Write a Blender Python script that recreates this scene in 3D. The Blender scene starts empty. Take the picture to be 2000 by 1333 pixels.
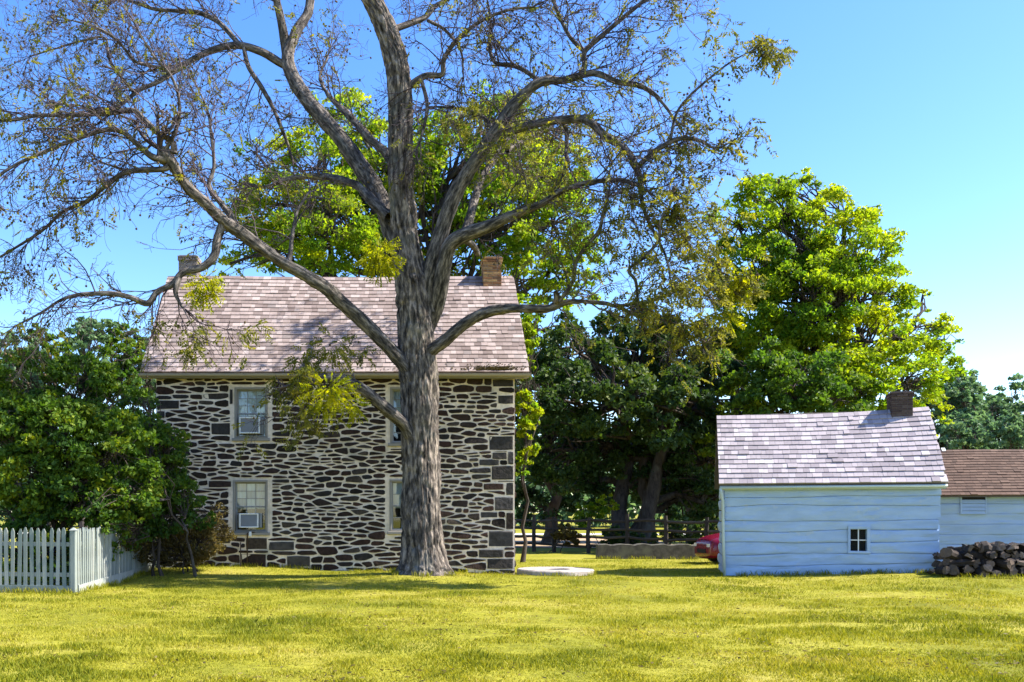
import bpy, bmesh, math, random
import numpy as np
from mathutils import Vector, Matrix

random.seed(7)
RNG = np.random.default_rng(7)
SC = bpy.context.scene
COL = SC.collection
R = math.radians

# ------------------------------------------------------------------ camera, sky, sun, exposure
F = 1823.0            # focal length in photo pixels (photo is 2000 px wide)
CX, HY, EYE = 757.0, 1000.0, 1.6   # principal column, horizon row, eye height
cam = bpy.data.cameras.new('camera')
cam_o = bpy.data.objects.new('camera', cam); COL.objects.link(cam_o)
cam_o.location = (0, 0, EYE); cam_o.rotation_euler = (R(90), 0, 0)
cam.sensor_width = 36; cam.lens = 36 * F / 2000
cam.shift_x = (1000 - CX) / 2000; cam.shift_y = (HY - 666.5) / 2000
cam.clip_start = 0.1; cam.clip_end = 3000
SC.camera = cam_o

SUN_AZ, SUN_EL = -4.0, 47.0     # degrees: azimuth from +X towards +Y, elevation
world = bpy.data.worlds.new('World'); SC.world = world; world.use_nodes = True
wn = world.node_tree; wn.nodes.clear()
sky = wn.nodes.new('ShaderNodeTexSky'); sky.sky_type = 'NISHITA'; sky.sun_disc = False
sky.sun_elevation = R(SUN_EL); sky.sun_rotation = R(90 - SUN_AZ)
sky.altitude = 0; sky.air_density = 1.0; sky.dust_density = 0.6; sky.ozone_density = 2.5
hs = wn.nodes.new('ShaderNodeHueSaturation'); hs.inputs['Hue'].default_value = 0.512; hs.inputs['Saturation'].default_value = 1.30
bg = wn.nodes.new('ShaderNodeBackground'); bg.inputs['Strength'].default_value = 0.135
wo = wn.nodes.new('ShaderNodeOutputWorld')
wn.links.new(sky.outputs[0], hs.inputs['Color']); wn.links.new(hs.outputs[0], bg.inputs['Color'])
wn.links.new(bg.outputs[0], wo.inputs[0])

sun = bpy.data.lights.new('sun', 'SUN'); sun.energy = 5.0; sun.angle = R(0.5); sun.color = (1.0, 0.93, 0.80)
sun_o = bpy.data.objects.new('sun', sun); COL.objects.link(sun_o)
sdir = Vector((math.cos(R(SUN_EL)) * math.cos(R(SUN_AZ)), math.cos(R(SUN_EL)) * math.sin(R(SUN_AZ)), math.sin(R(SUN_EL))))
sun_o.rotation_euler = sdir.to_track_quat('Z', 'Y').to_euler(); sun_o.location = (40, 10, 40)

SC.render.engine = 'CYCLES'
SC.view_settings.view_transform = 'Standard'; SC.view_settings.look = 'None'
SC.view_settings.gamma = 1; SC.view_settings.use_curve_mapping = False
SC.view_settings.exposure = 1.5
SC.cycles.max_bounces = 6; SC.cycles.transparent_max_bounces = 8

# ------------------------------------------------------------------ helpers
def W(px, py, Y):
    return np.array([(px - CX) / F * Y, Y, EYE + (HY - py) / F * Y])

def tag(o, label=None, cat=None, group=None, kind=None):
    if label: o['label'] = label
    if cat: o['category'] = cat
    if group: o['group'] = group
    if kind: o['kind'] = kind
    return o

def empty(name, loc=(0, 0, 0), rz=0.0):
    o = bpy.data.objects.new(name, None); COL.objects.link(o)
    o.location = loc; o.rotation_euler = (0, 0, rz); o.empty_display_size = 0.2
    return o

def link(name, me, mat=None, parent=None):
    o = bpy.data.objects.new(name, me); COL.objects.link(o)
    if mat is not None and len(me.materials) == 0: me.materials.append(mat)
    if parent: o.parent = parent
    return o

def pyd(name, V, Fc, mat=None, parent=None, smooth=False):
    me = bpy.data.meshes.new(name); me.from_pydata([tuple(v) for v in V], [], Fc); me.update()
    if smooth: me.polygons.foreach_set('use_smooth', [True] * len(me.polygons))
    return link(name, me, mat, parent)

def np_mesh(name, V, Fa, smooth=False, tint=None):
    """V (n,3), Fa (m,k) with constant k"""
    me = bpy.data.meshes.new(name)
    V = np.asarray(V, dtype=np.float32); Fa = np.asarray(Fa, dtype=np.int32)
    m, k = Fa.shape
    me.vertices.add(len(V)); me.vertices.foreach_set('co', V.ravel())
    me.loops.add(m * k); me.loops.foreach_set('vertex_index', Fa.ravel())
    me.polygons.add(m); me.polygons.foreach_set('loop_start', np.arange(m, dtype=np.int32) * k)
    if smooth: me.polygons.foreach_set('use_smooth', np.ones(m, dtype=bool))
    if tint is not None:
        a = me.attributes.new('tint', 'FLOAT', 'POINT'); a.data.foreach_set('value', np.asarray(tint, dtype=np.float32))
    me.update(calc_edges=True)
    return me

class MB:
    """collects simple shapes into one mesh"""
    def __init__(s): s.V = []; s.F = []
    def add(s, V, Fc):
        b = len(s.V); s.V += [tuple(v) for v in V]; s.F += [tuple(b + i for i in f) for f in Fc]
    def box(s, x0, x1, y0, y1, z0, z1):
        s.add([(x0,y0,z0),(x1,y0,z0),(x1,y1,z0),(x0,y1,z0),(x0,y0,z1),(x1,y0,z1),(x1,y1,z1),(x0,y1,z1)],
              [(0,3,2,1),(4,5,6,7),(0,1,5,4),(1,2,6,5),(2,3,7,6),(3,0,4,7)])
    def cbox(s, x0, x1, y0, y1, z0, z1, c):
        """box whose front (-y) edges are chamfered"""
        s.add([(x0,y1,z0),(x1,y1,z0),(x1,y1,z1),(x0,y1,z1),(x0,y0+c,z0),(x1,y0+c,z0),(x1,y0+c,z1),(x0,y0+c,z1),
               (x0+c,y0,z0+c),(x1-c,y0,z0+c),(x1-c,y0,z1-c),(x0+c,y0,z1-c)],
              [(0,3,2,1),(0,1,5,4),(1,2,6,5),(2,3,7,6),(3,0,4,7),(4,5,9,8),(5,6,10,9),(6,7,11,10),(7,4,8,11),(8,9,10,11)])
    def tube(s, P, r, n=8, caps=True):
        P = [Vector(p) for p in P]; rr = r if isinstance(r, (list, tuple)) else [r] * len(P)
        b = len(s.V); up = Vector((0, 0, 1))
        for i, p in enumerate(P):
            t = (P[min(i+1, len(P)-1)] - P[max(i-1, 0)]).normalized()
            a = t.cross(up if abs(t.z) < 0.9 else Vector((0, 1, 0))).normalized(); c = t.cross(a)
            for k in range(n):
                q = p + (a * math.cos(k*2*math.pi/n) + c * math.sin(k*2*math.pi/n)) * rr[i]
                s.V.append(tuple(q))
        for i in range(len(P)-1):
            for k in range(n):
                s.F.append((b+i*n+k, b+i*n+(k+1)%n, b+(i+1)*n+(k+1)%n, b+(i+1)*n+k))
        if caps:
            s.F.append(tuple(b+k for k in range(n))[::-1]); s.F.append(tuple(b+(len(P)-1)*n+k for k in range(n)))
    def build(s, name, mat, parent=None, smooth=False): return pyd(name, s.V, s.F, mat, parent, smooth)

# vectorised value noise
def vnoise(P, seed=0):
    P = np.asarray(P, dtype=np.float64); i = np.floor(P).astype(np.int64); f = P - i; f = f*f*(3-2*f)
    def h(a, b, c):
        n = (a*374761393 + b*668265263 + c*2147483647 + seed*1274126177) & 0xffffffff
        n = ((n ^ (n >> 13)) * 1274126177) & 0xffffffff
        n = n ^ (n >> 16)
        return (n & 0xffff) / 65535.0
    x, y, z = i[..., 0], i[..., 1], i[..., 2]; u, v, w = f[..., 0], f[..., 1], f[..., 2]
    r = 0
    for dx in (0, 1):
        for dy in (0, 1):
            for dz in (0, 1):
                r = r + h(x+dx, y+dy, z+dz) * (u if dx else 1-u) * (v if dy else 1-v) * (w if dz else 1-w)
    return r
def fbm(P, seed=0, o=4):
    P = np.asarray(P, dtype=np.float64); r = 0; a = 0.5
    for k in range(o): r = r + a * vnoise(P * 2**k, seed+k); a *= 0.5
    return r / (1 - 0.5**o)

# ------------------------------------------------------------------ materials
def new_mat(name):
    m = bpy.data.materials.new(name); m.use_nodes = True; nt = m.node_tree; nt.nodes.clear()
    out = nt.nodes.new('ShaderNodeOutputMaterial'); return m, nt, out
def N(nt, t, **kw):
    n = nt.nodes.new('ShaderNode' + t)
    for k, v in kw.items(): setattr(n, k, v)
    return n
def ramp(nt, stops, src):
    r = N(nt, 'ValToRGB'); e = r.color_ramp.elements
    while len(e) < len(stops): e.new(0.5)
    for q, (p, c) in zip(e, stops): q.position = p; q.color = (c[0], c[1], c[2], 1)
    nt.links.new(src, r.inputs[0]); return r.outputs[0]
def piece_random(nt):
    a = N(nt, 'ObjectInfo'); g = N(nt, 'NewGeometry'); s = N(nt, 'Math', operation='ADD'); f = N(nt, 'Math', operation='FRACT')
    nt.links.new(a.outputs['Random'], s.inputs[0]); nt.links.new(g.outputs['Random Per Island'], s.inputs[1])
    nt.links.new(s.outputs[0], f.inputs[0]); return f.outputs[0]
def mix(nt, a, b, fac, mode='MIX'):
    m = N(nt, 'Mix', data_type='RGBA', blend_type=mode)
    for idx, v in ((0, fac), (6, a), (7, b)):
        if hasattr(v, 'is_linked'): nt.links.new(v, m.inputs[idx])
        else: m.inputs[idx].default_value = v if idx == 0 else (v[0], v[1], v[2], 1)
    return m.outputs[2]
def noise(nt, scale, detail=4, stretch=(1, 1, 1), rough=0.55, coord='Object'):
    tc = N(nt, 'TexCoord'); mp = N(nt, 'Mapping'); mp.inputs['Scale'].default_value = stretch
    n = N(nt, 'TexNoise'); n.inputs['Scale'].default_value = scale; n.inputs['Detail'].default_value = detail; n.inputs['Roughness'].default_value = rough
    nt.links.new(tc.outputs[coord], mp.inputs[0]); nt.links.new(mp.outputs[0], n.inputs['Vector']); return n.outputs['Fac']
def bump(nt, h, strength, dist=0.02):
    b = N(nt, 'Bump'); b.inputs['Strength'].default_value = strength; b.inputs['Distance'].default_value = dist
    nt.links.new(h, b.inputs['Height']); return b.outputs[0]
def surf(name, stops, rough=0.85, vary=True, nscale=6, nstretch=(1,1,1), namt=0.5, ndark=(0.55,0.55,0.55), bscale=None, bstr=0.4, bdist=0.01,
         spec=0.3, coord='Object', stain=None):
    """piece colour from a ramp, mottled by noise, with fine relief"""
    m, nt, out = new_mat(name)
    p = N(nt, 'BsdfPrincipled'); p.inputs['Roughness'].default_value = rough; p.inputs['Specular IOR Level'].default_value = spec
    n1 = noise(nt, nscale, 5, nstretch, coord=coord)
    c = ramp(nt, stops, piece_random(nt) if vary else n1)
    nr = ramp(nt, [(0.3, ndark), (0.7, (1.15, 1.15, 1.15))], n1)
    c = mix(nt, c, nr, namt, 'MULTIPLY')
    if stain:
        n3 = noise(nt, stain[0], 3, coord=coord); f = ramp(nt, [(stain[1], (0,0,0)), (stain[2], (1,1,1))], n3)
        c = mix(nt, c, stain[3], f)
    nt.links.new(c, p.inputs['Base Color'])
    n2 = noise(nt, bscale or nscale*4, 4, nstretch, coord=coord)
    nt.links.new(bump(nt, n2, bstr, bdist), p.inputs['Normal'])
    nt.links.new(p.outputs[0], out.inputs[0]); return m
def leafmat(name, stops, trans=0.45, tcol=(1.25, 1.3, 0.5), tintamt=0.6, rough=0.6):
    m, nt, out = new_mat(name)
    at = N(nt, 'Attribute', attribute_name='tint'); g = N(nt, 'NewGeometry')
    mm = N(nt, 'Mix', data_type='FLOAT'); mm.inputs[0].default_value = tintamt
    nt.links.new(g.outputs['Random Per Island'], mm.inputs[2]); nt.links.new(at.outputs['Fac'], mm.inputs[3])
    c = ramp(nt, stops, mm.outputs[0])
    p = N(nt, 'BsdfPrincipled'); p.inputs['Roughness'].default_value = rough; p.inputs['Specular IOR Level'].default_value = 0.25
    nt.links.new(c, p.inputs['Base Color'])
    t = N(nt, 'BsdfTranslucent'); nt.links.new(mix(nt, c, tcol, 1.0, 'MULTIPLY'), t.inputs[0])
    x = N(nt, 'MixShader'); x.inputs[0].default_value = trans
    nt.links.new(p.outputs[0], x.inputs[1]); nt.links.new(t.outputs[0], x.inputs[2]); nt.links.new(x.outputs[0], out.inputs[0]); return m
def plain(name, c, rough=0.6, metal=0.0, spec=0.4, nscale=8, amt=0.25):
    return surf(name, [(0, c), (1, tuple(v*0.85 for v in c))], rough, False, nscale, namt=amt, bstr=0.12, spec=spec)

M = {}
M['mortar'] = surf('lime_mortar', [(0.3, (0.74,0.62,0.50)), (0.7, (0.87,0.74,0.61))], 0.95, False, 9, namt=0.35, bscale=40, bstr=0.5, stain=(1.1, 0.55, 0.75, (0.40,0.37,0.30)))
M['stone'] = surf('field_stone', [(0.0,(0.013,0.010,0.008)),(0.22,(0.046,0.022,0.016)),(0.42,(0.028,0.020,0.015)),(0.6,(0.064,0.032,0.023)),(0.76,(0.020,0.019,0.021)),(0.90,(0.075,0.058,0.045)),(1.0,(0.028,0.018,0.017))],
                  0.9, True, 12, namt=0.9, ndark=(0.35,0.35,0.35), bscale=16, bstr=0.9, bdist=0.03)
M['quoin'] = surf('corner_stone', [(0.0,(0.036,0.031,0.028)),(0.5,(0.075,0.067,0.062)),(1.0,(0.045,0.043,0.048))], 0.9, True, 7, namt=0.9, ndark=(0.35,0.35,0.35), bscale=12, bstr=0.9, bdist=0.03)
M['shingle'] = surf('cedar_shingle_pink', [(0,(0.155,0.118,0.110)),(0.3,(0.23,0.18,0.168)),(0.65,(0.30,0.24,0.226)),(0.9,(0.38,0.315,0.30)),(1,(0.18,0.15,0.145))], 0.9, True, 3, (1,1,1), 0.45, (0.55,0.53,0.52), 30, 0.4, 0.006)
M['shingle_grey'] = surf('cedar_shingle_grey', [(0,(0.235,0.205,0.225)),(0.35,(0.31,0.275,0.295)),(0.75,(0.375,0.33,0.35)),(0.95,(0.47,0.43,0.445)),(1,(0.25,0.22,0.25))], 0.9, True, 3, (1,1,1), 0.3, (0.65,0.63,0.66), 30, 0.35, 0.006)
M['shingle_brown'] = surf('brown_shingle', [(0,(0.070,0.042,0.030)),(0.5,(0.098,0.058,0.041)),(1,(0.125,0.078,0.056))], 0.9, True, 2, (1,1,1), 0.4, (0.6,0.58,0.58), 30, 0.35, 0.006)
M['deck'] = plain('roof_boards', (0.10,0.085,0.075), 0.9)
M['trim'] = plain('tan_trim', (0.27,0.25,0.22), 0.6)
M['gutter'] = plain('tan_gutter', (0.36,0.31,0.235), 0.5)
M['sash'] = plain('grey_sash', (0.30,0.31,0.31), 0.6)
M['white'] = plain('white_plastic', (0.75,0.77,0.78), 0.45)
M['grille'] = plain('grey_grille', (0.22,0.24,0.28), 0.5)
M['curtain'] = plain('pale_curtain', (0.72,0.76,0.78), 0.9, nscale=3)
M['dark'] = plain('dark_interior', (0.012,0.012,0.013), 0.9)
M['rust'] = plain('rusty_pipe', (0.055,0.032,0.028), 0.7)
M['brick'] = surf('chimney_brick', [(0,(0.22,0.10,0.05)),(0.4,(0.36,0.19,0.085)),(0.75,(0.46,0.29,0.13)),(1,(0.20,0.11,0.07))], 0.95, True, 14, namt=0.7, bscale=40, bstr=0.6)
M['brick_grey'] = surf('grey_chimney_brick', [(0,(0.17,0.14,0.135)),(0.5,(0.24,0.20,0.19)),(1,(0.30,0.26,0.25))], 0.95, True, 14, namt=0.7, bscale=40, bstr=0.6)
M['brick_dark'] = surf('dark_chimney_brick', [(0,(0.055,0.036,0.034)),(0.5,(0.085,0.056,0.05)),(1,(0.11,0.08,0.075))], 0.95, True, 14, namt=0.7, bscale=40, bstr=0.6)
M['bmortar'] = plain('brick_mortar', (0.30,0.26,0.21), 0.95)
M['bmortar_dark'] = plain('dark_brick_mortar', (0.13,0.11,0.10), 0.95)
M['limewash'] = surf('skylight_tinted_limewash', [(0.25,(0.31,0.42,0.58)),(0.75,(0.37,0.485,0.645))], 0.85, False, 2.2, (0.6,1,2.5), 0.3, (0.8,0.82,0.85), 9, 0.5, 0.012, stain=(5,0.62,0.8,(0.45,0.50,0.55)))  # whitewash tinted blue: the sky light on the shaded wall is in the colour
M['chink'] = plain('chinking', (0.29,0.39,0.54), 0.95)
M['mint'] = plain('pale_green_trim', (0.50,0.58,0.54), 0.7)
M['picket'] = surf('shade_darkened_white_paint', [(0,(0.17,0.21,0.20)),(0.5,(0.25,0.28,0.265)),(1,(0.34,0.36,0.335))], 0.8, True, 8, (1,1,0.3), 0.5, (0.6,0.6,0.56), 30, 0.3)  # white paint toned down, so the shade on the pickets sits in its colour
M['bark'] = None
M['concrete'] = surf('shade_darkened_concrete', [(0.3,(0.055,0.05,0.042)),(0.7,(0.095,0.088,0.073))], 0.95, False, 5, namt=0.6, bscale=25, bstr=0.5, stain=(2,0.5,0.7,(0.10,0.10,0.07)))  # base colour lowered to carry the tree shade over the low wall
M['millstone'] = surf('pale_millstone', [(0.3,(0.30,0.26,0.235)),(0.7,(0.42,0.37,0.335))], 0.9, False, 6, namt=0.5, bscale=40, bstr=0.6)
M['rail'] = surf('split_rail_wood', [(0,(0.035,0.028,0.024)),(1,(0.075,0.06,0.05))], 0.95, True, 6, (0.3,1,1), 0.6, (0.5,0.5,0.5), 20, 0.5)
M['logwood'] = surf('weathered_firewood', [(0,(0.018,0.014,0.013)),(0.5,(0.042,0.031,0.027)),(0.85,(0.08,0.06,0.05)),(1,(0.03,0.025,0.023))], 0.95, True, 8, (0.5,1,1), 0.7, (0.45,0.45,0.45), 20, 0.8)
M['logend'] = surf('cut_firewood_end', [(0,(0.07,0.055,0.046)),(0.6,(0.14,0.10,0.078)),(0.9,(0.25,0.18,0.14)),(1,(0.10,0.075,0.06))], 0.95, True, 20, namt=0.6, bscale=40, bstr=0.5)
M['carpaint'] = plain('crimson_car_paint', (0.17,0.006,0.026), 0.2, spec=0.5, amt=0.05)
M['tyre'] = plain('tyre_rubber', (0.02,0.02,0.02), 0.8)
M['rim'] = plain('alloy_rim', (0.35,0.36,0.38), 0.35)
M['lens'] = plain('lamp_lens', (0.7,0.7,0.72), 0.1)

def glass(name='window_glass', add=0.10, blend=0.35):
    m, nt, out = new_mat(name)
    t = N(nt, 'BsdfTransparent'); t.inputs[0].default_value = (0.82,0.90,0.92,1)
    g = N(nt, 'BsdfGlossy'); g.inputs['Roughness'].default_value = 0.03
    l = N(nt, 'LayerWeight'); l.inputs[0].default_value = blend
    a = N(nt, 'Math', operation='ADD'); a.inputs[1].default_value = add; a.use_clamp = True
    nt.links.new(l.outputs['Fresnel'], a.inputs[0])
    x = N(nt, 'MixShader'); nt.links.new(a.outputs[0], x.inputs[0]); nt.links.new(t.outputs[0], x.inputs[1]); nt.links.new(g.outputs[0], x.inputs[2])
    nt.links.new(x.outputs[0], out.inputs[0]); return m
M['glass'] = glass()
M['dark_glass'] = glass('dark_window_glass', 0.0, 0.12)

def barkmat(name, stops, sc=9, stretch=(1,1,0.22), lichen=(0.20,0.205,0.18), attr=None):
    m, nt, out = new_mat(name)
    p = N(nt, 'BsdfPrincipled'); p.inputs['Roughness'].default_value = 0.95; p.inputs['Specular IOR Level'].default_value = 0.15
    n1 = noise(nt, sc, 6, stretch, 0.65); n2 = noise(nt, 1.6, 4, (1,1,0.6))
    if attr:
        at = N(nt, 'Attribute', attribute_name=attr)
        for l in list(nt.links):
            if l.to_node.type == 'MAPPING': nt.links.remove(l)
        for q in nt.nodes:
            if q.type == 'MAPPING': nt.links.new(at.outputs['Vector'], q.inputs[0])
    c = ramp(nt, stops, n1)
    c = mix(nt, c, lichen, ramp(nt, [(0.55,(0,0,0)),(0.8,(0.55,0.55,0.55))], n2))
    nt.links.new(c, p.inputs['Base Color']); nt.links.new(bump(nt, n1, 0.9, 0.03), p.inputs['Normal'])
    nt.links.new(p.outputs[0], out.inputs[0]); return m
M['bark'] = barkmat('furrowed_walnut_bark', [(0.36,(0.014,0.012,0.011)),(0.5,(0.095,0.080,0.070)),(0.66,(0.33,0.275,0.23))], 12, (1,1,0.26), attr='bark')
M['limbbark'] = barkmat('limb_bark', [(0.36,(0.020,0.018,0.017)),(0.5,(0.085,0.075,0.068)),(0.68,(0.26,0.225,0.20))], 16, (1,1,0.25), attr='bark')
M['twig'] = surf('twig_bark', [(0,(0.036,0.026,0.036)),(0.6,(0.075,0.056,0.066)),(1,(0.15,0.12,0.12))], 0.9, True, 4, namt=0.3, bstr=0.1)
M['treebark'] = barkmat('dark_bark', [(0.3,(0.022,0.018,0.016)),(0.6,(0.075,0.060,0.05)),(0.8,(0.11,0.09,0.075))], 8)

M['leaf_maple'] = leafmat('maple_leaves', [(0,(0.055,0.135,0.015)),(0.32,(0.125,0.22,0.012)),(0.62,(0.25,0.32,0.010)),(1,(0.42,0.41,0.008))], 0.6, tcol=(1.3,1.4,0.7))
M['leaf_mid'] = leafmat('mid_green_leaves', [(0,(0.035,0.09,0.018)),(0.5,(0.085,0.16,0.016)),(0.85,(0.18,0.24,0.012)),(1,(0.29,0.29,0.014))], 0.5)
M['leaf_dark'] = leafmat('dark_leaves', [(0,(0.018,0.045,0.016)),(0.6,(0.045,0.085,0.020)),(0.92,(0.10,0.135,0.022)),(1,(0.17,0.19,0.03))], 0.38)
M['leaf_shrub'] = leafmat('shrub_leaves', [(0,(0.018,0.055,0.014)),(0.45,(0.060,0.13,0.016)),(0.75,(0.12,0.19,0.012)),(1,(0.27,0.29,0.012))], 0.42)
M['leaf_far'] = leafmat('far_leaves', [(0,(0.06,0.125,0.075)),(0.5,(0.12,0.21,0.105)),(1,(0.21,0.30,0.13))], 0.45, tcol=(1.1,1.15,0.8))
M['leaf_walnut'] = leafmat('walnut_leaflets', [(0,(0.06,0.075,0.020)),(0.4,(0.13,0.14,0.025)),(0.75,(0.22,0.21,0.025)),(1,(0.36,0.31,0.02))], 0.5, tcol=(1.3,1.3,0.6))
M['leaf_yellow'] = leafmat('yellow_green_sprouts', [(0,(0.16,0.20,0.006)),(0.5,(0.30,0.31,0.005)),(1,(0.44,0.38,0.008))], 0.6)
M['leaf_dry'] = leafmat('dry_shrub_leaves', [(0,(0.045,0.040,0.016)),(0.5,(0.11,0.085,0.025)),(1,(0.20,0.16,0.035))], 0.4, tcol=(1.2,1.1,0.7))
M['nut'] = surf('walnut_husk', [(0,(0.05,0.04,0.022)),(1,(0.11,0.075,0.035))], 0.9, True, 10, namt=0.3)
M['grass'] = leafmat('grass_blades', [(0,(0.10,0.14,0.008)),(0.3,(0.23,0.245,0.012)),(0.65,(0.37,0.345,0.025)),(0.9,(0.46,0.40,0.09)),(1,(0.50,0.42,0.18))], 0.35, tcol=(1.15,1.1,0.5), tintamt=0.62)

def groundmat():
    m, nt, out = new_mat('lawn_soil')
    p = N(nt, 'BsdfPrincipled'); p.inputs['Roughness'].default_value = 1.0; p.inputs['Specular IOR Level'].default_value = 0.1
    n1 = noise(nt, 0.35, 6); n2 = noise(nt, 9, 5)
    c = ramp(nt, [(0.3,(0.12,0.13,0.015)),(0.5,(0.24,0.23,0.025)),(0.7,(0.31,0.27,0.06))], n1)
    c = mix(nt, c, ramp(nt, [(0.3,(0.5,0.5,0.45)),(0.7,(1.2,1.2,1.1))], n2), 0.7, 'MULTIPLY')
    nt.links.new(c, p.inputs['Base Color']); nt.links.new(bump(nt, n2, 0.6, 0.03), p.inputs['Normal'])
    nt.links.new(p.outputs[0], out.inputs[0]); return m
M['ground'] = groundmat()
M['dirt'] = surf('tan_field_dirt', [(0.3,(0.30,0.21,0.12)),(0.7,(0.42,0.30,0.18))], 1.0, False, 1.2, namt=0.5, bscale=8, bstr=0.4)
M['road'] = surf('pale_gravel_lane', [(0.3,(0.45,0.43,0.40)),(0.7,(0.58,0.56,0.52))], 1.0, False, 2, namt=0.4)

# ------------------------------------------------------------------ ground
TREE_X, TREE_Y = 0.89, 22.3
def gz(x, y):
    x = np.asarray(x, float); y = np.asarray(y, float)
    z = 0.12*np.exp(-((x-TREE_X)**2/6 + (y-TREE_Y)**2/3.0))
    z = z + 0.14*np.exp(-((x+4.2)**2/7 + (y-24.8)**2/5))
    z = z + 0.20*np.exp(-((x-13.5)**2/14 + (y-22.0)**2/16))
    fade = np.exp(-((x-2)**2+(y-18)**2)/900)
    z = z + fade*0.10*(fbm(np.stack([x*0.33, y*0.33, 0*x], -1), 3, 4) - 0.5)
    z = z - 0.10*np.exp(-((x-3.4)**2/3 + (y-25.2)**2/3))
    return z
xs = np.concatenate([np.linspace(-900,-40,14), np.linspace(-34,-14,10), np.arange(-13,26,0.35), np.linspace(27,60,14), np.linspace(80,900,12)])
ys = np.concatenate([np.linspace(-60,0,6), np.arange(2,6,1.0), np.arange(6,34,0.35), np.linspace(35,70,20), np.linspace(85,1200,14)])
GX, GY = np.meshgrid(xs, ys); GV = np.stack([GX, GY, gz(GX, GY)], -1).reshape(-1, 3)
nx, ny = len(xs), len(ys); ii = (np.arange(ny-1)[:, None]*nx + np.arange(nx-1)[None]).ravel()
ground = link('ground', np_mesh('ground', GV, np.stack([ii, ii+1, ii+1+nx, ii+nx], 1), True), M['ground'])
tag(ground, kind='structure')
def sheet(name, poly, z, mat):
    o = pyd(name, [(x, y, z) for x, y in poly], [tuple(range(len(poly)))], mat); tag(o, kind='structure'); return o
sheet('field', [(3.0,42),(13,40),(16,58),(2,60)], 0.02, M['dirt'])
sheet('lane', [(-30,66),(60,60),(60,64.5),(-30,71)], 0.03, M['road'])

# ------------------------------------------------------------------ stone house
HYF = 25.0; PM = F / HYF
HX0, HX1 = (305-CX)/PM, (1005-CX)/PM
house = empty('stone_house', (HX0, HYF, 0))
tag(house, 'two-storey dark fieldstone farmhouse with pale mortar and weathered shingle roof', 'house')
HW = HX1 - HX0; HD = 5.6
def hx(px): return (px - 305) / PM
def hz(py): return EYE + (HY - py) / PM
ZT = hz(736); ZB = -0.35
RY, RZ = HD/2, None
EV_Y, EV_Z = -0.32, hz(728) - 0.02
EV_Z = EYE + (HY-727)/F*(HYF+EV_Y)
RZ = EYE + (HY-542)/F*(HYF+RY)
wins = [(hx(458), hx(523), hz(856), hz(757)), (hx(455), hx(523), hz(1040), hz(938)), (hx(762), hx(827), hz(866), hz(757)), (hx(761), hx(827), hz(1038), hz(937))]

# wall shell with openings
xc = sorted({0.0, HW} | {w[0] for w in wins} | {w[1] for w in wins}); zc = sorted({ZB, ZT} | {w[2] for w in wins} | {w[3] for w in wins})
mb = MB()
for a, b in zip(xc, xc[1:]):
    for c, d in zip(zc, zc[1:]):
        if any(w[0] <= (a+b)/2 <= w[1] and w[2] <= (c+d)/2 <= w[3] for w in wins): continue
        mb.add([(a,0,c),(b,0,c),(b,0,d),(a,0,d)], [(0,1,2,3)])
for (a, b, c, d) in wins:    # reveals
    mb.add([(a,0,c),(b,0,c),(b,0.3,c),(a,0.3,c)], [(0,1,2,3)]); mb.add([(a,0,d),(b,0,d),(b,0.3,d),(a,0.3,d)], [(3,2,1,0)])
    mb.add([(a,0,c),(a,0,d),(a,0.3,d),(a,0.3,c)], [(3,2,1,0)]); mb.add([(b,0,c),(b,0,d),(b,0.3,d),(b,0.3,c)], [(0,1,2,3)])
mb.add([(0,HD,ZB),(HW,HD,ZB),(HW,HD,ZT),(0,HD,ZT)], [(3,2,1,0)])
for x in (0, HW):
    mb.add([(x,0,ZB),(x,HD,ZB),(x,HD,ZT),(x,RY,RZ-0.12),(x,0,ZT)], [(0,1,2,3,4) if x else (4,3,2,1,0)])
wall = mb.build('wall', M['mortar'], house)

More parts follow.
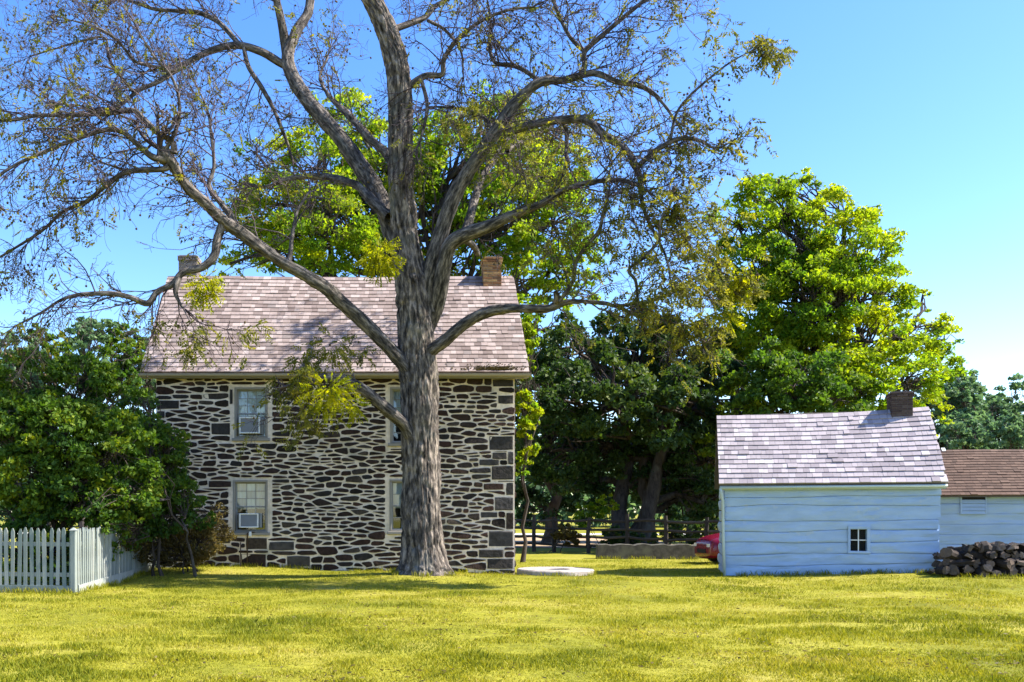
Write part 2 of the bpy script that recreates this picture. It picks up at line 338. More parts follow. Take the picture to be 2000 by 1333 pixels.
# Voronoi fieldstones
def clip(poly, nx_, nz_, d):
    out = []; n = len(poly)
    for i in range(n):
        p, q = poly[i], poly[(i+1) % n]; a = p[0]*nx_+p[1]*nz_-d; b = q[0]*nx_+q[1]*nz_-d
        if a <= 0: out.append(p)
        if a*b < 0:
            t = a/(a-b); out.append((p[0]+(q[0]-p[0])*t, p[1]+(q[1]-p[1])*t))
    return out
def area(p): return 0.5*sum(p[i][0]*p[(i+1)%len(p)][1]-p[(i+1)%len(p)][0]*p[i][1] for i in range(len(p)))
def fieldstones(x0, x1, z0, z1, rects, rng, mort=0.021, big=1.0, topfn=None):
    pts = []
    tries = 0; SX = 0.42
    while tries < 11000:
        tries += 1
        x = rng.uniform(x0, x1); z = rng.uniform(z0, z1)
        if topfn and z > topfn(x): continue
        if any(r[0]-0.03 < x < r[1]+0.03 and r[2]-0.02 < z < r[3]+0.02 for r in rects): continue
        base = 0.150*big if z > 1.05 else 0.19*big
        if x > x1-1.9: base *= 1.05
        rr = base*rng.uniform(0.5, 1.5)*(1 if tries < 5000 else .62)
        if all((SX*(x-p[0]))**2+(z-p[1])**2 > (0.5*(rr+p[2]))**2*1.0 for p in pts): pts.append((x, z, rr))
    res = []
    for i, p in enumerate(pts):
        poly = [(x0+0.006,z0),(x1-0.006,z0),(x1-0.006,z1),(x0+0.006,z1)]
        nb = sorted(pts, key=lambda q: (SX*(q[0]-p[0]))**2+(q[1]-p[1])**2)[1:22]
        for q in nb:
            nx_, nz_ = SX*SX*(q[0]-p[0]), (q[1]-p[1]); hh = (math.sin((p[0]+q[0])*127.1+(p[1]+q[1])*311.7)*43758.5) % 1.0
            if abs(nz_) > abs(nx_): nx_ *= .10+.75*hh
            else: nz_ *= .10+.6*hh
            L = math.hypot(nx_, nz_)
            w = 0.5 + 0.18*(p[2]-q[2])/(p[2]+q[2])
            mx, mz = p[0]+(q[0]-p[0])*w, p[1]+(q[1]-p[1])*w
            d = (nx_*mx+nz_*mz)/L - mort*rng.uniform(0.6, 1.2)
            poly = clip(poly, nx_/L, nz_/L, d)
            if len(poly) < 3: break
        if len(poly) < 3: continue
        for r in rects:
            if max(v[0] for v in poly) < r[0] or min(v[0] for v in poly) > r[1] or max(v[1] for v in poly) < r[2] or min(v[1] for v in poly) > r[3]: continue
            opts = [(r[0]-p[0], (1,0,r[0]-mort)), (p[0]-r[1], (-1,0,-r[1]-mort)), (r[2]-p[1], (0,1,r[2]-mort)), (p[1]-r[3], (0,-1,-r[3]-mort))]
            poly = clip(poly, *max(opts)[1])
            if len(poly) < 3: break
        if len(poly) >= 3 and topfn: 
            if max(v[1]-topfn(v[0]) for v in poly) > 0: continue
        if len(poly) < 3 or area(poly) < 0.004: continue
        for _ in range(1):
            o = []
            for k in range(len(poly)):
                a, b = poly[k], poly[(k+1) % len(poly)]
                o += [(a[0]*0.80+b[0]*0.20, a[1]*0.80+b[1]*0.20), (a[0]*0.20+b[0]*0.80, a[1]*0.20+b[1]*0.80)]
            poly = o
        res.append([(v[0]+rng.uniform(-.006,.006), v[1]+rng.uniform(-.004,.004)) for v in poly])
    return res
def stone_mesh(poly, rng, T=lambda a, d, b: (a, d, b)):
    cx = sum(v[0] for v in poly)/len(poly); cz = sum(v[1] for v in poly)/len(poly); n = len(poly)
    pr = rng.uniform(0.012, 0.042); V = []
    tx, tz = rng.uniform(-.06,.06), rng.uniform(-.10,.10)
    for (s, d) in ((1.0, 0.02), (0.985, -pr*0.5), (0.90, -pr)):
        for v in poly: 
            u, w = cx+(v[0]-cx)*s, cz+(v[1]-cz)*(s if s > .95 else s-0.03)
            V.append(T(u, d + (tx*(u-cx)+tz*(w-cz) if d < -pr*.9 else 0), w))
    Fc = [tuple(2*n+k for k in range(n))]
    for r in (0, 1):
        for k in range(n): Fc.append((r*n+k, r*n+(k+1)%n, (r+1)*n+(k+1)%n, (r+1)*n+k))
    return V, Fc
rs = random.Random(11)
# squared corner stones traced from the photograph (px rect)
qpx = [(962,741,1003,756),(972,772,1003,790),(955,852,1003,880),(960,910,1003,938),(966,971,1003,998),(988,1001,1003,1035),(954,1037,1003,1068),(951,1091,1003,1112),
       (935,1073,984,1090),(988,943,1003,968),(944,944,984,958),(961,884,990,898),(992,882,1003,908),(938,1000,972,1012),(936,897,975,910),(306,782,350,800),(306,803,322,818),
       (407,939,452,953),(412,826,450,850),(448,760,455,790),(430,1046,450,1062),(480,1050,522,1074),(525,1058,575,1076),(470,1082,520,1108),(560,1086,606,1108)]
qr = [(hx(a), hx(c), hz(d), hz(b)) for a, b, c, d in qpx]
rects = [(w[0]-0.10, w[1]+0.10, w[2]-0.13, w[3]+0.05) for w in wins] + qr
cells = fieldstones(0, HW, ZB+0.02, ZT-0.02, rects, rs)
quads = []
for (a, b, c, d) in qr:
    j = lambda: rs.uniform(-.008, .008); g = 0.014
    quads.append([(a+g+j(),c+g+j()),((a+b)/2,c+g*0.7+j()),(b-g*0.6,c+g+j()),(b-g*0.5,(c+d)/2),(b-g*0.6,d-g+j()),((a+b)/2,d-g*0.7+j()),(a+g+j(),d-g+j()),(a+g*0.6+j(),(c+d)/2)])
allst = sorted([(area(p), p, 0) for p in cells] + [(area(p)+9, p, 1) for p in quads], key=lambda t: -t[0])
rest = MB()
for k, (ar, p, q) in enumerate(allst):
    V, Fc = stone_mesh(p, rs)
    if k < 300: pyd('stone', V, Fc, M['quoin'] if q and rs.random() < .8 else M['stone'], wall)
    else: rest.add(V, Fc)
tag(rest.build('small_stones', M['stone'], wall), kind='stuff')
gtop = lambda y: min(ZT + (RZ-0.25-ZT)*(y/RY), ZT + (RZ-0.25-ZT)*((HD-y)/RY)) - 0.05
for x, nm in ((HW, 1), (0, -1)):
    side = MB()
    for p in fieldstones(0, HD, ZB+0.02, RZ, [], rs, big=1.5, topfn=gtop):
        V, Fc = stone_mesh(p, rs, T=(lambda a, d, b: (HW-d, a, b)) if nm > 0 else (lambda a, d, b: (d, HD-a, b)))
        side.add(V, Fc)
    tag(side.build('side_stones', M['stone'], wall), kind='stuff')

# windows
def window(parent, a, b, c, d, cols, rows, name='window', deep=0.12, trim=M['trim'], backing=M['curtain'], split=True):
    w = empty(name); w.parent = parent
    t = 0.06
    m = MB(); m.cbox(a, b, -0.03, deep+0.06, d-t, d, .008); m.cbox(a, b, -0.03, deep+0.06, c, c+t*0.6, .008)
    m.cbox(a, a+t, -0.028, deep+0.06, c+t*.6, d-t, .008); m.cbox(b-t, b, -0.028, deep+0.06, c+t*.6, d-t, .008); m.build('frame', trim, w)
    m = MB(); m.cbox(a-0.06, b+0.06, -0.075, 0.05, c-0.085, c-0.003, .01); m.build('sill', trim, w)
    A, B, C, D = a+t, b-t, c+t*.6, d-t; mid = (C+D)/2
    for k, (z0, z1, y) in enumerate(((mid-0.02, D, deep), (C, mid+0.02, deep+0.035))):
        s = 0.035; m = MB()
        m.box(A, B, y, y+.03, z1-s, z1); m.box(A, B, y, y+.03, z0, z0+s); m.box(A, A+s, y, y+.03, z0+s, z1-s); m.box(B-s, B, y, y+.03, z0+s, z1-s)
        gx = [(A+s)+(B-A-2*s)*i/cols for i in range(cols+1)]; gzz = [z0+s+(z1-z0-2*s)*i/rows for i in range(rows+1)]
        for x in gx[1:-1]: m.box(x-.009, x+.009, y+.004, y+.026, z0+s, z1-s)
        for z in gzz[1:-1]: m.box(A+s, B-s, y+.006, y+.024, z-.009, z+.009)
        m.build('sash', M['sash'], w)
        for i in range(cols):
            for j in range(rows):
                x0, x1, q0, q1 = gx[i]+.009*(i > 0), gx[i+1]-.009*(i < cols-1), gzz[j]+.009*(j > 0), gzz[j+1]-.009*(j < rows-1)
                e = rs.uniform(-.0025, .0025); f = rs.uniform(-.0025, .0025)
                pyd('pane', [(x0,y+.015+e,q0),(x1,y+.015-e,q0),(x1,y+.015-e+f,q1),(x0,y+.015+e+f,q1)], [(0,1,2,3)], M['glass'], w)
    # curtain with soft folds hanging behind the glass
    V, Fc = [], []; n = 26
    for i in range(n+1):
        x = A+(B-A)*i/n; y = deep+0.10+0.012*math.sin(i*1.7)
        V += [(x, y, mid-0.06 if backing is M['curtain'] else C), (x, y, D)]
        if i: Fc.append((2*i-2, 2*i, 2*i+1, 2*i-1))
    pyd('curtain', V, Fc, backing, w)
    m = MB(); m.box(A-.02, B+.02, deep+.26, deep+.28, C-.02, D+.02); m.build('room_backing', M['dark'], w)
    return w
for k, (a, b, c, d) in enumerate(wins): window(house, a, b, c, d, 3, 3 if k != 3 else 2)

def aircon(px0, py0, px1, py1, label):
    a, b, c, d = hx(px0), hx(px1), hz(py1), hz(py0)
    t = empty('window_air_conditioner', (HX0+(a+b)/2, HYF, c)); tag(t, label, 'air conditioner', 'air conditioners in the farmhouse windows')
    w = (b-a)/2; h = d-c; f = 0.035
    m = MB(); m.box(-w+f*.4, w-f*.4, -0.14, 0.13, 0.006, h-.006); m.build('casing', M['white'], t)
    m = MB(); m.cbox(-w, w, -0.17, -0.142, h-f, h, .006); m.cbox(-w, w, -0.17, -0.142, 0, f, .006); m.cbox(-w, -w+f, -0.168, -0.142, f, h-f, .006); m.cbox(w-f, w, -0.168, -0.142, f, h-f, .006)
    m.build('bezel', M['white'], t)
    m = MB(); m.box(-w+f, w-f, -0.150, -0.141, f, h-f)
    for k in range(11):
        z = f + (h-2*f)*(k+.5)/11; m.box(-w+f+.004, w-f-.004, -0.158, -0.150, z-.006, z+.006)
    m.build('grille', M['grille'], t)
    m = MB(); m.box(-w-.07, -w, 0.09, 0.12, 0.0, h); m.box(w, w+.07, 0.09, 0.12, 0.0, h); m.build('side_panel', M['sash'], t)
aircon(469, 816, 509, 848, 'white-framed air conditioner in the upper farmhouse window, blue-grey face')
aircon(469, 1003, 506, 1031, 'white-framed air conditioner in the ground-floor window above the rusty pipes')

# pipes at the wall
t = empty('utility_standpipe', (HX0+hx(484), HYF, 0)); tag(t, 'thin rusty standpipes with a small box under the ground-floor window', 'pipe')
m = MB(); m.tube([(0,-.10,-.05),(0,-.10,hz(1042)),(.04,-.10,hz(1040)),(.17,-.10,hz(1040)),(.19,-.02,hz(1040))], .017); m.build('riser_pipe', M['rust'], t, True)
m = MB(); m.tube([(-.18,-.08,-.05),(-.18,-.08,hz(1060)),(-.18,.0,hz(1058))], .013); m.build('vent_pipe', M['rust'], t, True)
m = MB(); m.cbox(.05, .115, -.16, -.09, hz(1048), hz(1038)-.01, .008); m.build('junction_box', M['white'], t)

# roofs
def unit_shingle():
    return [(0,0,0),(1,0,0),(1,1,0),(0,1,0),(0,0,1),(1,0,1),(1,1,0.25),(0,1,0.25)], [(0,3,2,1),(4,5,6,7),(0,1,5,4),(1,2,6,5),(2,3,7,6),(3,0,4,7)]
def shingle_roof(roof, x0, x1, ev, rd, rows, wr, th, mat, nparts, seed, sag=None, name='shingle'):
    rg = random.Random(seed); (ey, ez), (ry, rz) = ev, rd
    L = math.hypot(ry-ey, rz-ez); s = Vector((0, (ry-ey)/L, (rz-ez)/L)); n = Vector((0, -s.z, s.y)) if ry > ey else Vector((0, s.z, -s.y))
    if n.z < 0: n = -n
    e = L/rows; items = []
    for i in range(rows):
        x = x0 - rg.uniform(0, wr[0]*.7)
        while x < x1:
            w = rg.uniform(*wr); a, b = max(x, x0+rg.uniform(-.006,.006)), min(x+w-0.004, x1+rg.uniform(-.006,.006)); x += w
            if b-a < 0.035: continue
            up = i*e + rg.gauss(0, .0028) - (0.03 if i == 0 else 0); ln = min(e*1.6, L-up) if i < rows-1 else e*1.02
            if sag: dz = sag(a, i/rows)
            else: dz = 0
            lift = rg.uniform(.92, 1.1) if rg.random() < .96 else rg.uniform(1.2, 1.5)
            o = Vector((a, ey, ez+dz)) + s*up + n*(0.012)
            tl = Vector((0,0,0)) + s*ln + n*(-0.004)
            items.append((o, Vector((b-a,0,(sag(b, i/rows)-sag(a, i/rows)) if sag else 0)), tl, n*th*lift, (b-a)))
    order = sorted(range(len(items)), key=lambda k: -items[k][4]*(1.25 - 0.25*0)); keep = set(order[:nparts])
    UV, UF = unit_shingle(); me = None
    if nparts: me = bpy.data.meshes.new(name); me.from_pydata(UV, [], UF); me.materials.append(mat)
    r = MB()
    for k, (o, ax, ay, az, _) in enumerate(items):
        if k in keep:
            q = bpy.data.objects.new(name, me); COL.objects.link(q); q.parent = roof
            X = ax.normalized(); Yv = (ay - X*ay.dot(X)).normalized(); Z = X.cross(Yv)
            mt = Matrix((X*ax.length, Yv*ay.length, Z*az.length)).transposed().to_4x4(); mt.translation = o
            q.matrix_local = mt
        else: r.add([o+ax*u+ay*v+az*w for u, v, w in UV], UF)
    tag(r.build('small_shingles', mat, roof), kind='stuff')
def roof_deck(parent, x0, x1, ev, rd, back, mat, th=0.05):
    (ey, ez), (ry, rz), (by, bz) = ev, rd, back
    V = []
    for x in (x0, x1): V += [(x,ey,ez),(x,ry,rz),(x,by,bz),(x,by,bz-th),(x,ry,rz-th*1.4),(x,ey,ez-th)]
    Fc = [(0,1,7,6),(1,2,8,7),(2,3,9,8),(3,4,10,9),(4,5,11,10),(5,0,6,11),(5,4,3,2,1,0),(6,7,8,9,10,11)]
    return pyd('roof', V, Fc, mat, parent)
OX0, OX1 = (274-CX)/F*(HYF+EV_Y)-HX0, (1034-CX)/F*(HYF+EV_Y)-HX0
roof = roof_deck(house, OX0, OX1, (EV_Y, EV_Z), (RY, RZ), (HD-EV_Y, EV_Z), M['deck'])
hsag = lambda x, t: 0.025*math.sin(x*.7+1)*t
shingle_roof(roof, OX0, OX1, (EV_Y, EV_Z), (RY, RZ), 25, (0.12, 0.27), 0.034, M['shingle'], 300, 5, hsag)
shingle_roof(roof, OX0, OX1, (HD-EV_Y, EV_Z), (RY, RZ), 26, (0.2, 0.45), 0.022, M['shingle'], 0, 6)
m = MB(); m.box(OX0+.01, OX1-.01, EV_Y-0.015, EV_Y+0.02, EV_Z-0.16, EV_Z-0.052); m.build('fascia', M['trim'], house)
m = MB(); m.box(OX0+.02, OX1-.02, EV_Y+0.022, -0.002, EV_Z-0.14, EV_Z-0.11); m.build('soffit', M['trim'], house)
# half-round gutter
V, Fc = [], []; n = 9
for x in (OX0-0.02, OX1+0.02):
    for k in range(n):
        a = math.pi + math.pi*k/(n-1); V.append((x, EV_Y-0.085+0.062*math.cos(a), EV_Z-0.06+0.075*math.sin(a)))
    for k in range(n):
        a = 2*math.pi - math.pi*k/(n-1); V.append((x, EV_Y-0.085+0.052*math.cos(a), EV_Z-0.058+0.065*math.sin(a)))
q = 2*n
for k in range(q): Fc.append((k, (k+1) % q, q+(k+1) % q, q+k))
Fc += [tuple(range(n)), tuple(q+k for k in range(n))]
gut = pyd('gutter', V, Fc, M['gutter'], house)
lit = MB(); lr = random.Random(3)
for k in range(900):
    x = lr.gauss(hx(965), 0.35) if k < 650 else lr.uniform(OX0, OX1)
    if not OX0 < x < OX1: continue
    u = abs(lr.gauss(0, .10)); dl = Vector((0, RY-EV_Y, RZ-EV_Z)).normalized()
    c = Vector((x, EV_Y-.02, EV_Z+.05))+dl*u; a = Vector((lr.uniform(-1,1), lr.uniform(-1,1), lr.uniform(-.2,.5))).normalized()*lr.uniform(.02,.045); b = Vector((lr.uniform(-1,1), lr.uniform(-1,1), lr.uniform(-.2,.6))).normalized()*.018
    lit.add([c-a, c+b, c+a, c-b], [(0,1,2,3)])
tag(lit.build('leaf_litter', M['leaf_dry'], gut), kind='stuff')

def chimney(parent, x0, x1, y0, y1, z0, z1, bm_, mm_, cap=True, course=0.072, nb=2, name='chimney'):
    m = MB(); m.box(x0+.008, x1-.008, y0+.008, y1-.008, z0, z1-.01); ch = m.build(name, mm_, parent)
    rg = random.Random(int(x0*100)+3); z = z0+.02; k = 0
    while z + course*.8 < z1:
        h = course*.82; ov = .025 if cap and z > z1-2.2*course else 0
        def row(p0, p1, f):
            n = nb; off = 0.5/n if k % 2 else 0; cuts = [0] + [c for c in [(i+1)/n - off for i in range(n+1)] if 0.05 < c < 0.98] + [1]
            for a, b in zip(cuts, cuts[1:]): f(p0+(p1-p0)*a+.005, p0+(p1-p0)*b-.005)
        def bk(X0, X1, Y0, Y1):
            j = rg.uniform(-.004,.004); mq = MB(); mq.cbox(X0, X1, Y0+j, Y1, z+rg.uniform(-.003,.003), z+h, .004); mq.build('brick', bm_, ch)
        row(x0-ov, x1+ov, lambda a, b: bk(a, b, y0-ov, y0+.08))
        row(y0+.085, y1+ov, lambda a, b: bk(x0-ov, x0+.08, a, b)); row(y0+.085, y1+ov, lambda a, b: bk(x1-.08, x1+ov, a, b))
        z += course; k += 1
    m = MB(); m.box(x0+.02, x1-.02, y0+.02, y1-.02, z1-.012, z1+.012); m.build('cap', mm_, ch)
    return ch
yc = HYF+RY
cxr = lambda px: (px-CX)/F*(yc-.3)-HX0
chimney(house, cxr(943), cxr(979), RY-.42, RY+.12, RZ-.75, EYE+(HY-502)/F*(yc-.4), M['brick'], M['bmortar'])
chimney(house, (352-CX)/F*(yc+.2)-HX0, (388-CX)/F*(yc+.2)-HX0, RY-.05, RY+.5, RZ-.6, EYE+(HY-500)/F*(yc), M['brick_grey'], M['bmortar'])

# ------------------------------------------------------------------ limewashed log shed
SA = -R(17.5); SL = W(1415, 1130, 23.0)
ca, sa = math.cos(SA), math.sin(SA)
def solve_w(px):   # facade length that ends at column px
    k = (px-CX)/F; return (k*SL[1]-SL[0])/(ca-k*sa)
SW = solve_w(1833); SD = 3.1
shed = empty('log_shed', (SL[0], SL[1], 0), SA)
tag(shed, 'small limewashed log shed, blue sky light in its wall colour, with grey shingle roof and brick chimney', 'shed')
def sz(py, lx, ly=0): 
    Yv = SL[1] + sa*lx + ca*ly; return EYE + (HY-py)/F*Yv
def sx(px): return solve_w(px)
def hewn(name, x0, x1, zl, zh, mat, parent, seed, y0=-0.02, th=0.16, axis='x', at=0.0, bulge=0.03, n=44):
    """hewn log: wavy edges, slightly bulging face. zl/zh are functions of x"""
    prof = [(0.0,0.0),(0.04,0.5),(0.16,0.85),(0.36,1.0),(0.64,1.0),(0.86,0.85),(0.96,0.5),(1.0,0.0)]
    V = []; rowsz = len(prof)+2
    tt = np.linspace(0, 1, n)
    for t_ in tt:
        x = x0+(x1-x0)*t_; a, b = zl(x), zh(x)
        for k, (q, d) in enumerate(prof):
            z = a+(b-a)*q; nn = fbm(np.array([[x*1.7, z*5, seed*3.1]]), seed, 3)[0]-.5; n2 = fbm(np.array([[x*7, z*14, seed*1.1]]), seed+9, 2)[0]-.5
            y = y0 - bulge*d - 0.10*nn*d - 0.022*n2
            V.append((x, y, z))
        V += [(x, y0+th, b), (x, y0+th, a)]
    if axis == 'y': V = [(at - p[1], p[0], p[2]) for p in V]
    elif axis == '-y': V = [(at + p[1], p[0], p[2]) for p in V]
    Fc = []
    for i in range(n-1):
        for k in range(rowsz): Fc.append((i*rowsz+k, (i+1)*rowsz+k, (i+1)*rowsz+(k+1) % rowsz, i*rowsz+(k+1) % rowsz))
    Fc += [tuple(range(rowsz)), tuple((n-1)*rowsz+k for k in range(rowsz))[::-1]]
    if axis == '-y': Fc = [f[::-1] for f in Fc]
    return pyd(name, V, Fc, mat, parent)
swin = (sx(1657), sx(1695), sz(1080, sx(1675)), sz(1029, sx(1675)))
m = MB(); zt_s = 2.25
m.box(0.06, SW-0.06, 0.05, SD-.05, -.25, zt_s); 
mbw = MB()
a, b, c, d = swin
for (x0, x1, z0, z1) in ((.05, a, -.25, zt_s), (b, SW-.05, -.25, zt_s), (a, b, -.25, c), (a, b, d, zt_s)): mbw.box(x0, x1, 0.03, 0.16, z0, z1)
mbw.box(.05, SW-.05, SD-.16, SD-.03, -.25, zt_s); mbw.box(.05, .16, .17, SD-.17, -.25, zt_s); mbw.box(SW-.16, SW-.05, .17, SD-.17, -.25, zt_s)
SRY, SRZ = SD/2, 0.0
SEV = (-0.17, sz(944, 2.0, -.17)); SRZ = sz(808, 2.2, SRY)
for x in (.05, SW-.12): 
    mbw.add([(x,.03,zt_s),(x,SD-.03,zt_s),(x,SRY,SRZ-.1),(x+.07,.03,zt_s),(x+.07,SD-.03,zt_s),(x+.07,SRY,SRZ-.1)], [(0,2,1),(3,4,5),(0,1,4,3),(1,2,5,4),(2,0,3,5)])
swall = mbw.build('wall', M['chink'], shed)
lines = [1131, 1105, 1083.5, 1061, 1038.5, 1019, 989, 972, 951]
zl = [sz(y, 0) for y in lines]; zr = [sz(y-3 if i else 1124, SW) for i, y in enumerate(lines)]; zl[0] = -.2; zr[0] = -.05
rg = random.Random(21); wav = [(rg.uniform(0,6), rg.uniform(0,6), rg.uniform(.010,.022)) for _ in lines]
def edge(i):
    p, q, amp = wav[i]
    return lambda x: zl[i]+(zr[i]-zl[i])*x/SW + amp*(math.sin(x*1.3+p)+.6*math.sin(x*2.9+q)) * (0 if i in (0,) else 1)
for i in range(len(lines)-1):
    lo = (lambda f: (lambda x: f(x)+.004))(edge(i)); hi = (lambda f: (lambda x: f(x)-.004))(edge(i+1))
    mid = (zl[i]+zl[i+1])/2+.06; bl = .022 if i < 5 else .007
    e0, e1 = rg.uniform(-.02, .03), rg.uniform(-.03, .05)
    if c-.03 < mid < d+.03 or (zl[i] < c < zl[i+1]-.06):
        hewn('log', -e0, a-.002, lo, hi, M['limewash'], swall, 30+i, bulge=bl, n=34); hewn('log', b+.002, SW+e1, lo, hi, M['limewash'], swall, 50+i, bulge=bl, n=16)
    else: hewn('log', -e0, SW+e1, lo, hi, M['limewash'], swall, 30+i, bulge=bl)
for i in range(8):     # gable-end logs, seen only from the side
    z0 = -.1 + i*.29
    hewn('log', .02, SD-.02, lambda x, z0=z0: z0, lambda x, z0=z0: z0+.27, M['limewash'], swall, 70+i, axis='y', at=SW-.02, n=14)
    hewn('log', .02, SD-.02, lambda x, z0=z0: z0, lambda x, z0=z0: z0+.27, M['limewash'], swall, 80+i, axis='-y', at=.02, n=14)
# four-pane window
w = empty('window'); w.parent = shed
m = MB(); t_ = .06
m.cbox(a-.02, b+.05, -.075, .12, d-t_, d+.02, .01); m.cbox(a-.02, b+.05, -.075, .12, c-.02, c+t_*.7, .01); m.cbox(a-.02, a+t_*.6, -.073, .12, c+t_*.7, d-t_, .01); m.cbox(b-t_*.5, b+.05, -.073, .12, c+t_*.7, d-t_, .01)
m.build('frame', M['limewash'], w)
A, B, C, D = a+t_*.6, b-t_*.5, c+t_*.7, d-t_
m = MB(); xm, zm = (A+B)/2, (C+D)/2
m.box(xm-.011, xm+.011, -.03, 0, C, D); m.box(A, B, -.028, -.002, zm-.011, zm+.011); m.build('muntin', M['white'], w)
for (x0, x1) in ((A, xm-.011), (xm+.011, B)):
    for (z0, z1) in ((C, zm-.011), (zm+.011, D)): pyd('pane', [(x0,-.012,z0),(x1,-.012,z0),(x1,-.010,z1),(x0,-.010,z1)], [(0,1,2,3)], M['dark_glass'], w)
m = MB(); m.box(A-.03, B+.03, .13, .15, C-.03, D+.03); m.build('room_backing', M['dark'], w)
sroof = roof_deck(shed, -.13, SW+.15, SEV, (SRY, SRZ), (SD+.17, SEV[1]), M['deck'], .05)
ssag = lambda x, t: t*(0.07*(x/SW)**3 - 0.035*math.sin(math.pi*x/SW))
shingle_roof(sroof, -.13, SW+.15, SEV, (SRY, SRZ), 15, (0.09, 0.25), 0.036, M['shingle_grey'], 300, 9, ssag)
shingle_roof(sroof, -.13, SW+.15, (SD+.17, SEV[1]), (SRY, SRZ), 15, (0.14, 0.30), 0.024, M['shingle_grey'], 0, 10)
m = MB(); m.box(-.10, SW+.12, -.15, -.10, SEV[1]-.15, SEV[1]-.052); m.build('fascia', M['mint'], shed)
m = MB(); m.tube([(-.12,-.19,SEV[1]-.10),(SW+.14,-.19,SEV[1]-.085)], .035, 8); m.build('gutter', M['mint'], shed, True)
m = MB(); m.tube([(-.10,-.19,SEV[1]-.11),(-.07,-.16,SEV[1]-.28),(-.04,-.11,SEV[1]-.42),(-.03,-.10,1.0),(.0,-.11,-.1)], .036, 8); m.build('downspout', M['mint'], shed, True)
kx = lambda px: (lambda k: (k*(SL[1]+ca*SRY)-(SL[0]-sa*SRY))/(ca-k*sa))((px-CX)/F)
chimney(shed, kx(1737), kx(1779), SRY-.25, SRY+.3, SRZ-.4, sz(768, 4, SRY), M['brick_dark'], M['bmortar_dark'], course=.055, nb=2)

# ------------------------------------------------------------------ long barn with a brown roof
BL = W(1815, 1100, 27.0); barn = empty('long_barn', (BL[0], BL[1], 0), SA)
tag(barn, 'long low whitewashed barn with brown shingle roof behind the firewood', 'barn')
def bz(py, lx, ly=0): return EYE + (HY-py)/F*(BL[1]+sa*lx+ca*ly)
BW_, BD = 12.0, 4.2; bev = (-.25, bz(968, 1.2, -.25)); brz = bz(881, 1.2, BD/2)
bzt = bev[1]+.05
m = MB(); m.box(0, BW_, 0, BD, -.3, bzt)
for x in (0.0, BW_-.1): m.add([(x,0,bzt),(x,BD,bzt),(x,BD/2,brz-.1),(x+.1,0,bzt),(x+.1,BD,bzt),(x+.1,BD/2,brz-.1)], [(0,2,1),(3,4,5),(0,1,4,3),(1,2,5,4),(2,0,3,5)])
bw = m.build('wall', M['chink'], barn)
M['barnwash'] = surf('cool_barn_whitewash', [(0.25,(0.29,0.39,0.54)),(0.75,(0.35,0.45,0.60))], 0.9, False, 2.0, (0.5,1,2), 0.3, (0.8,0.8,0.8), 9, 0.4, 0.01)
nlog = 8
for i in range(nlog):
    z0, z1 = -.2+(bzt+.2)*i/nlog, -.2+(bzt+.2)*(i+1)/nlog
    hewn('log', 0, BW_, lambda x, z0=z0, i=i: z0+.003+.01*math.sin(x*1.1+i), lambda x, z1=z1, i=i: z1-.003+.01*math.sin(x*1.1+i+1), M['barnwash'], bw, 90+i, bulge=.006, y0=-.03, th=.1, n=40)
bx = lambda px: (lambda k: (k*BL[1]-BL[0])/(ca-k*sa))((px-CX)/F)
v0, v1 = bx(1874), bx(1926); vz0, vz1 = bz(1005, 1.4), bz(971, 1.4)
v = empty('vent'); v.parent = barn
m = MB(); m.cbox(v0, v0+.04, -.10, .0, vz0, vz1, .005); m.cbox(v1-.04, v1, -.10, .0, vz0, vz1, .005); m.build('frame', M['barnwash'], v)
for i in range(4):
    zz = vz0+(vz1-vz0-.08)*i/4; h = (vz1-vz0-.08)/4
    m = MB(); m.add([(v0+.04,-.105,zz+.004),(v1-.04,-.105,zz+.004),(v1-.04,-.078,zz+h-.004),(v0+.04,-.078,zz+h-.004),(v0+.04,-.088,zz+.004),(v1-.04,-.088,zz+.004),(v1-.04,-.062,zz+h-.004),(v0+.04,-.062,zz+h-.004)],
          [(0,1,2,3),(7,6,5,4),(0,4,5,1),(1,5,6,2),(2,6,7,3),(3,7,4,0)]); m.build('slat', M['barnwash'], v)
m = MB(); m.box(v0+.045, v1-.045, -.07, -.05, vz1-.075, vz1+.02); m.build('gap', M['dark'], v)
broof = roof_deck(barn, -.2, BW_+.2, bev, (BD/2, brz), (BD+.25, bev[1]), M['deck'])
shingle_roof(broof, -.2, BW_+.2, bev, (BD/2, brz), 17, (0.12, 0.24), 0.03, M['shingle_brown'], 300, 12, lambda x, t: .02*math.sin(x*1.2)*t)
m = MB(); m.add([(bx(1876),BD/2-.12,brz+.0),(bx(1884),BD/2-.12,brz+.0),(bx(1884),BD/2,brz+.10),(bx(1876),BD/2,brz+.10),(bx(1876),BD/2-.10,brz-.03),(bx(1884),BD/2-.10,brz-.03)], [(0,1,2,3),(0,4,5,1)]); m.build('metal_patch', M['white'], broof)

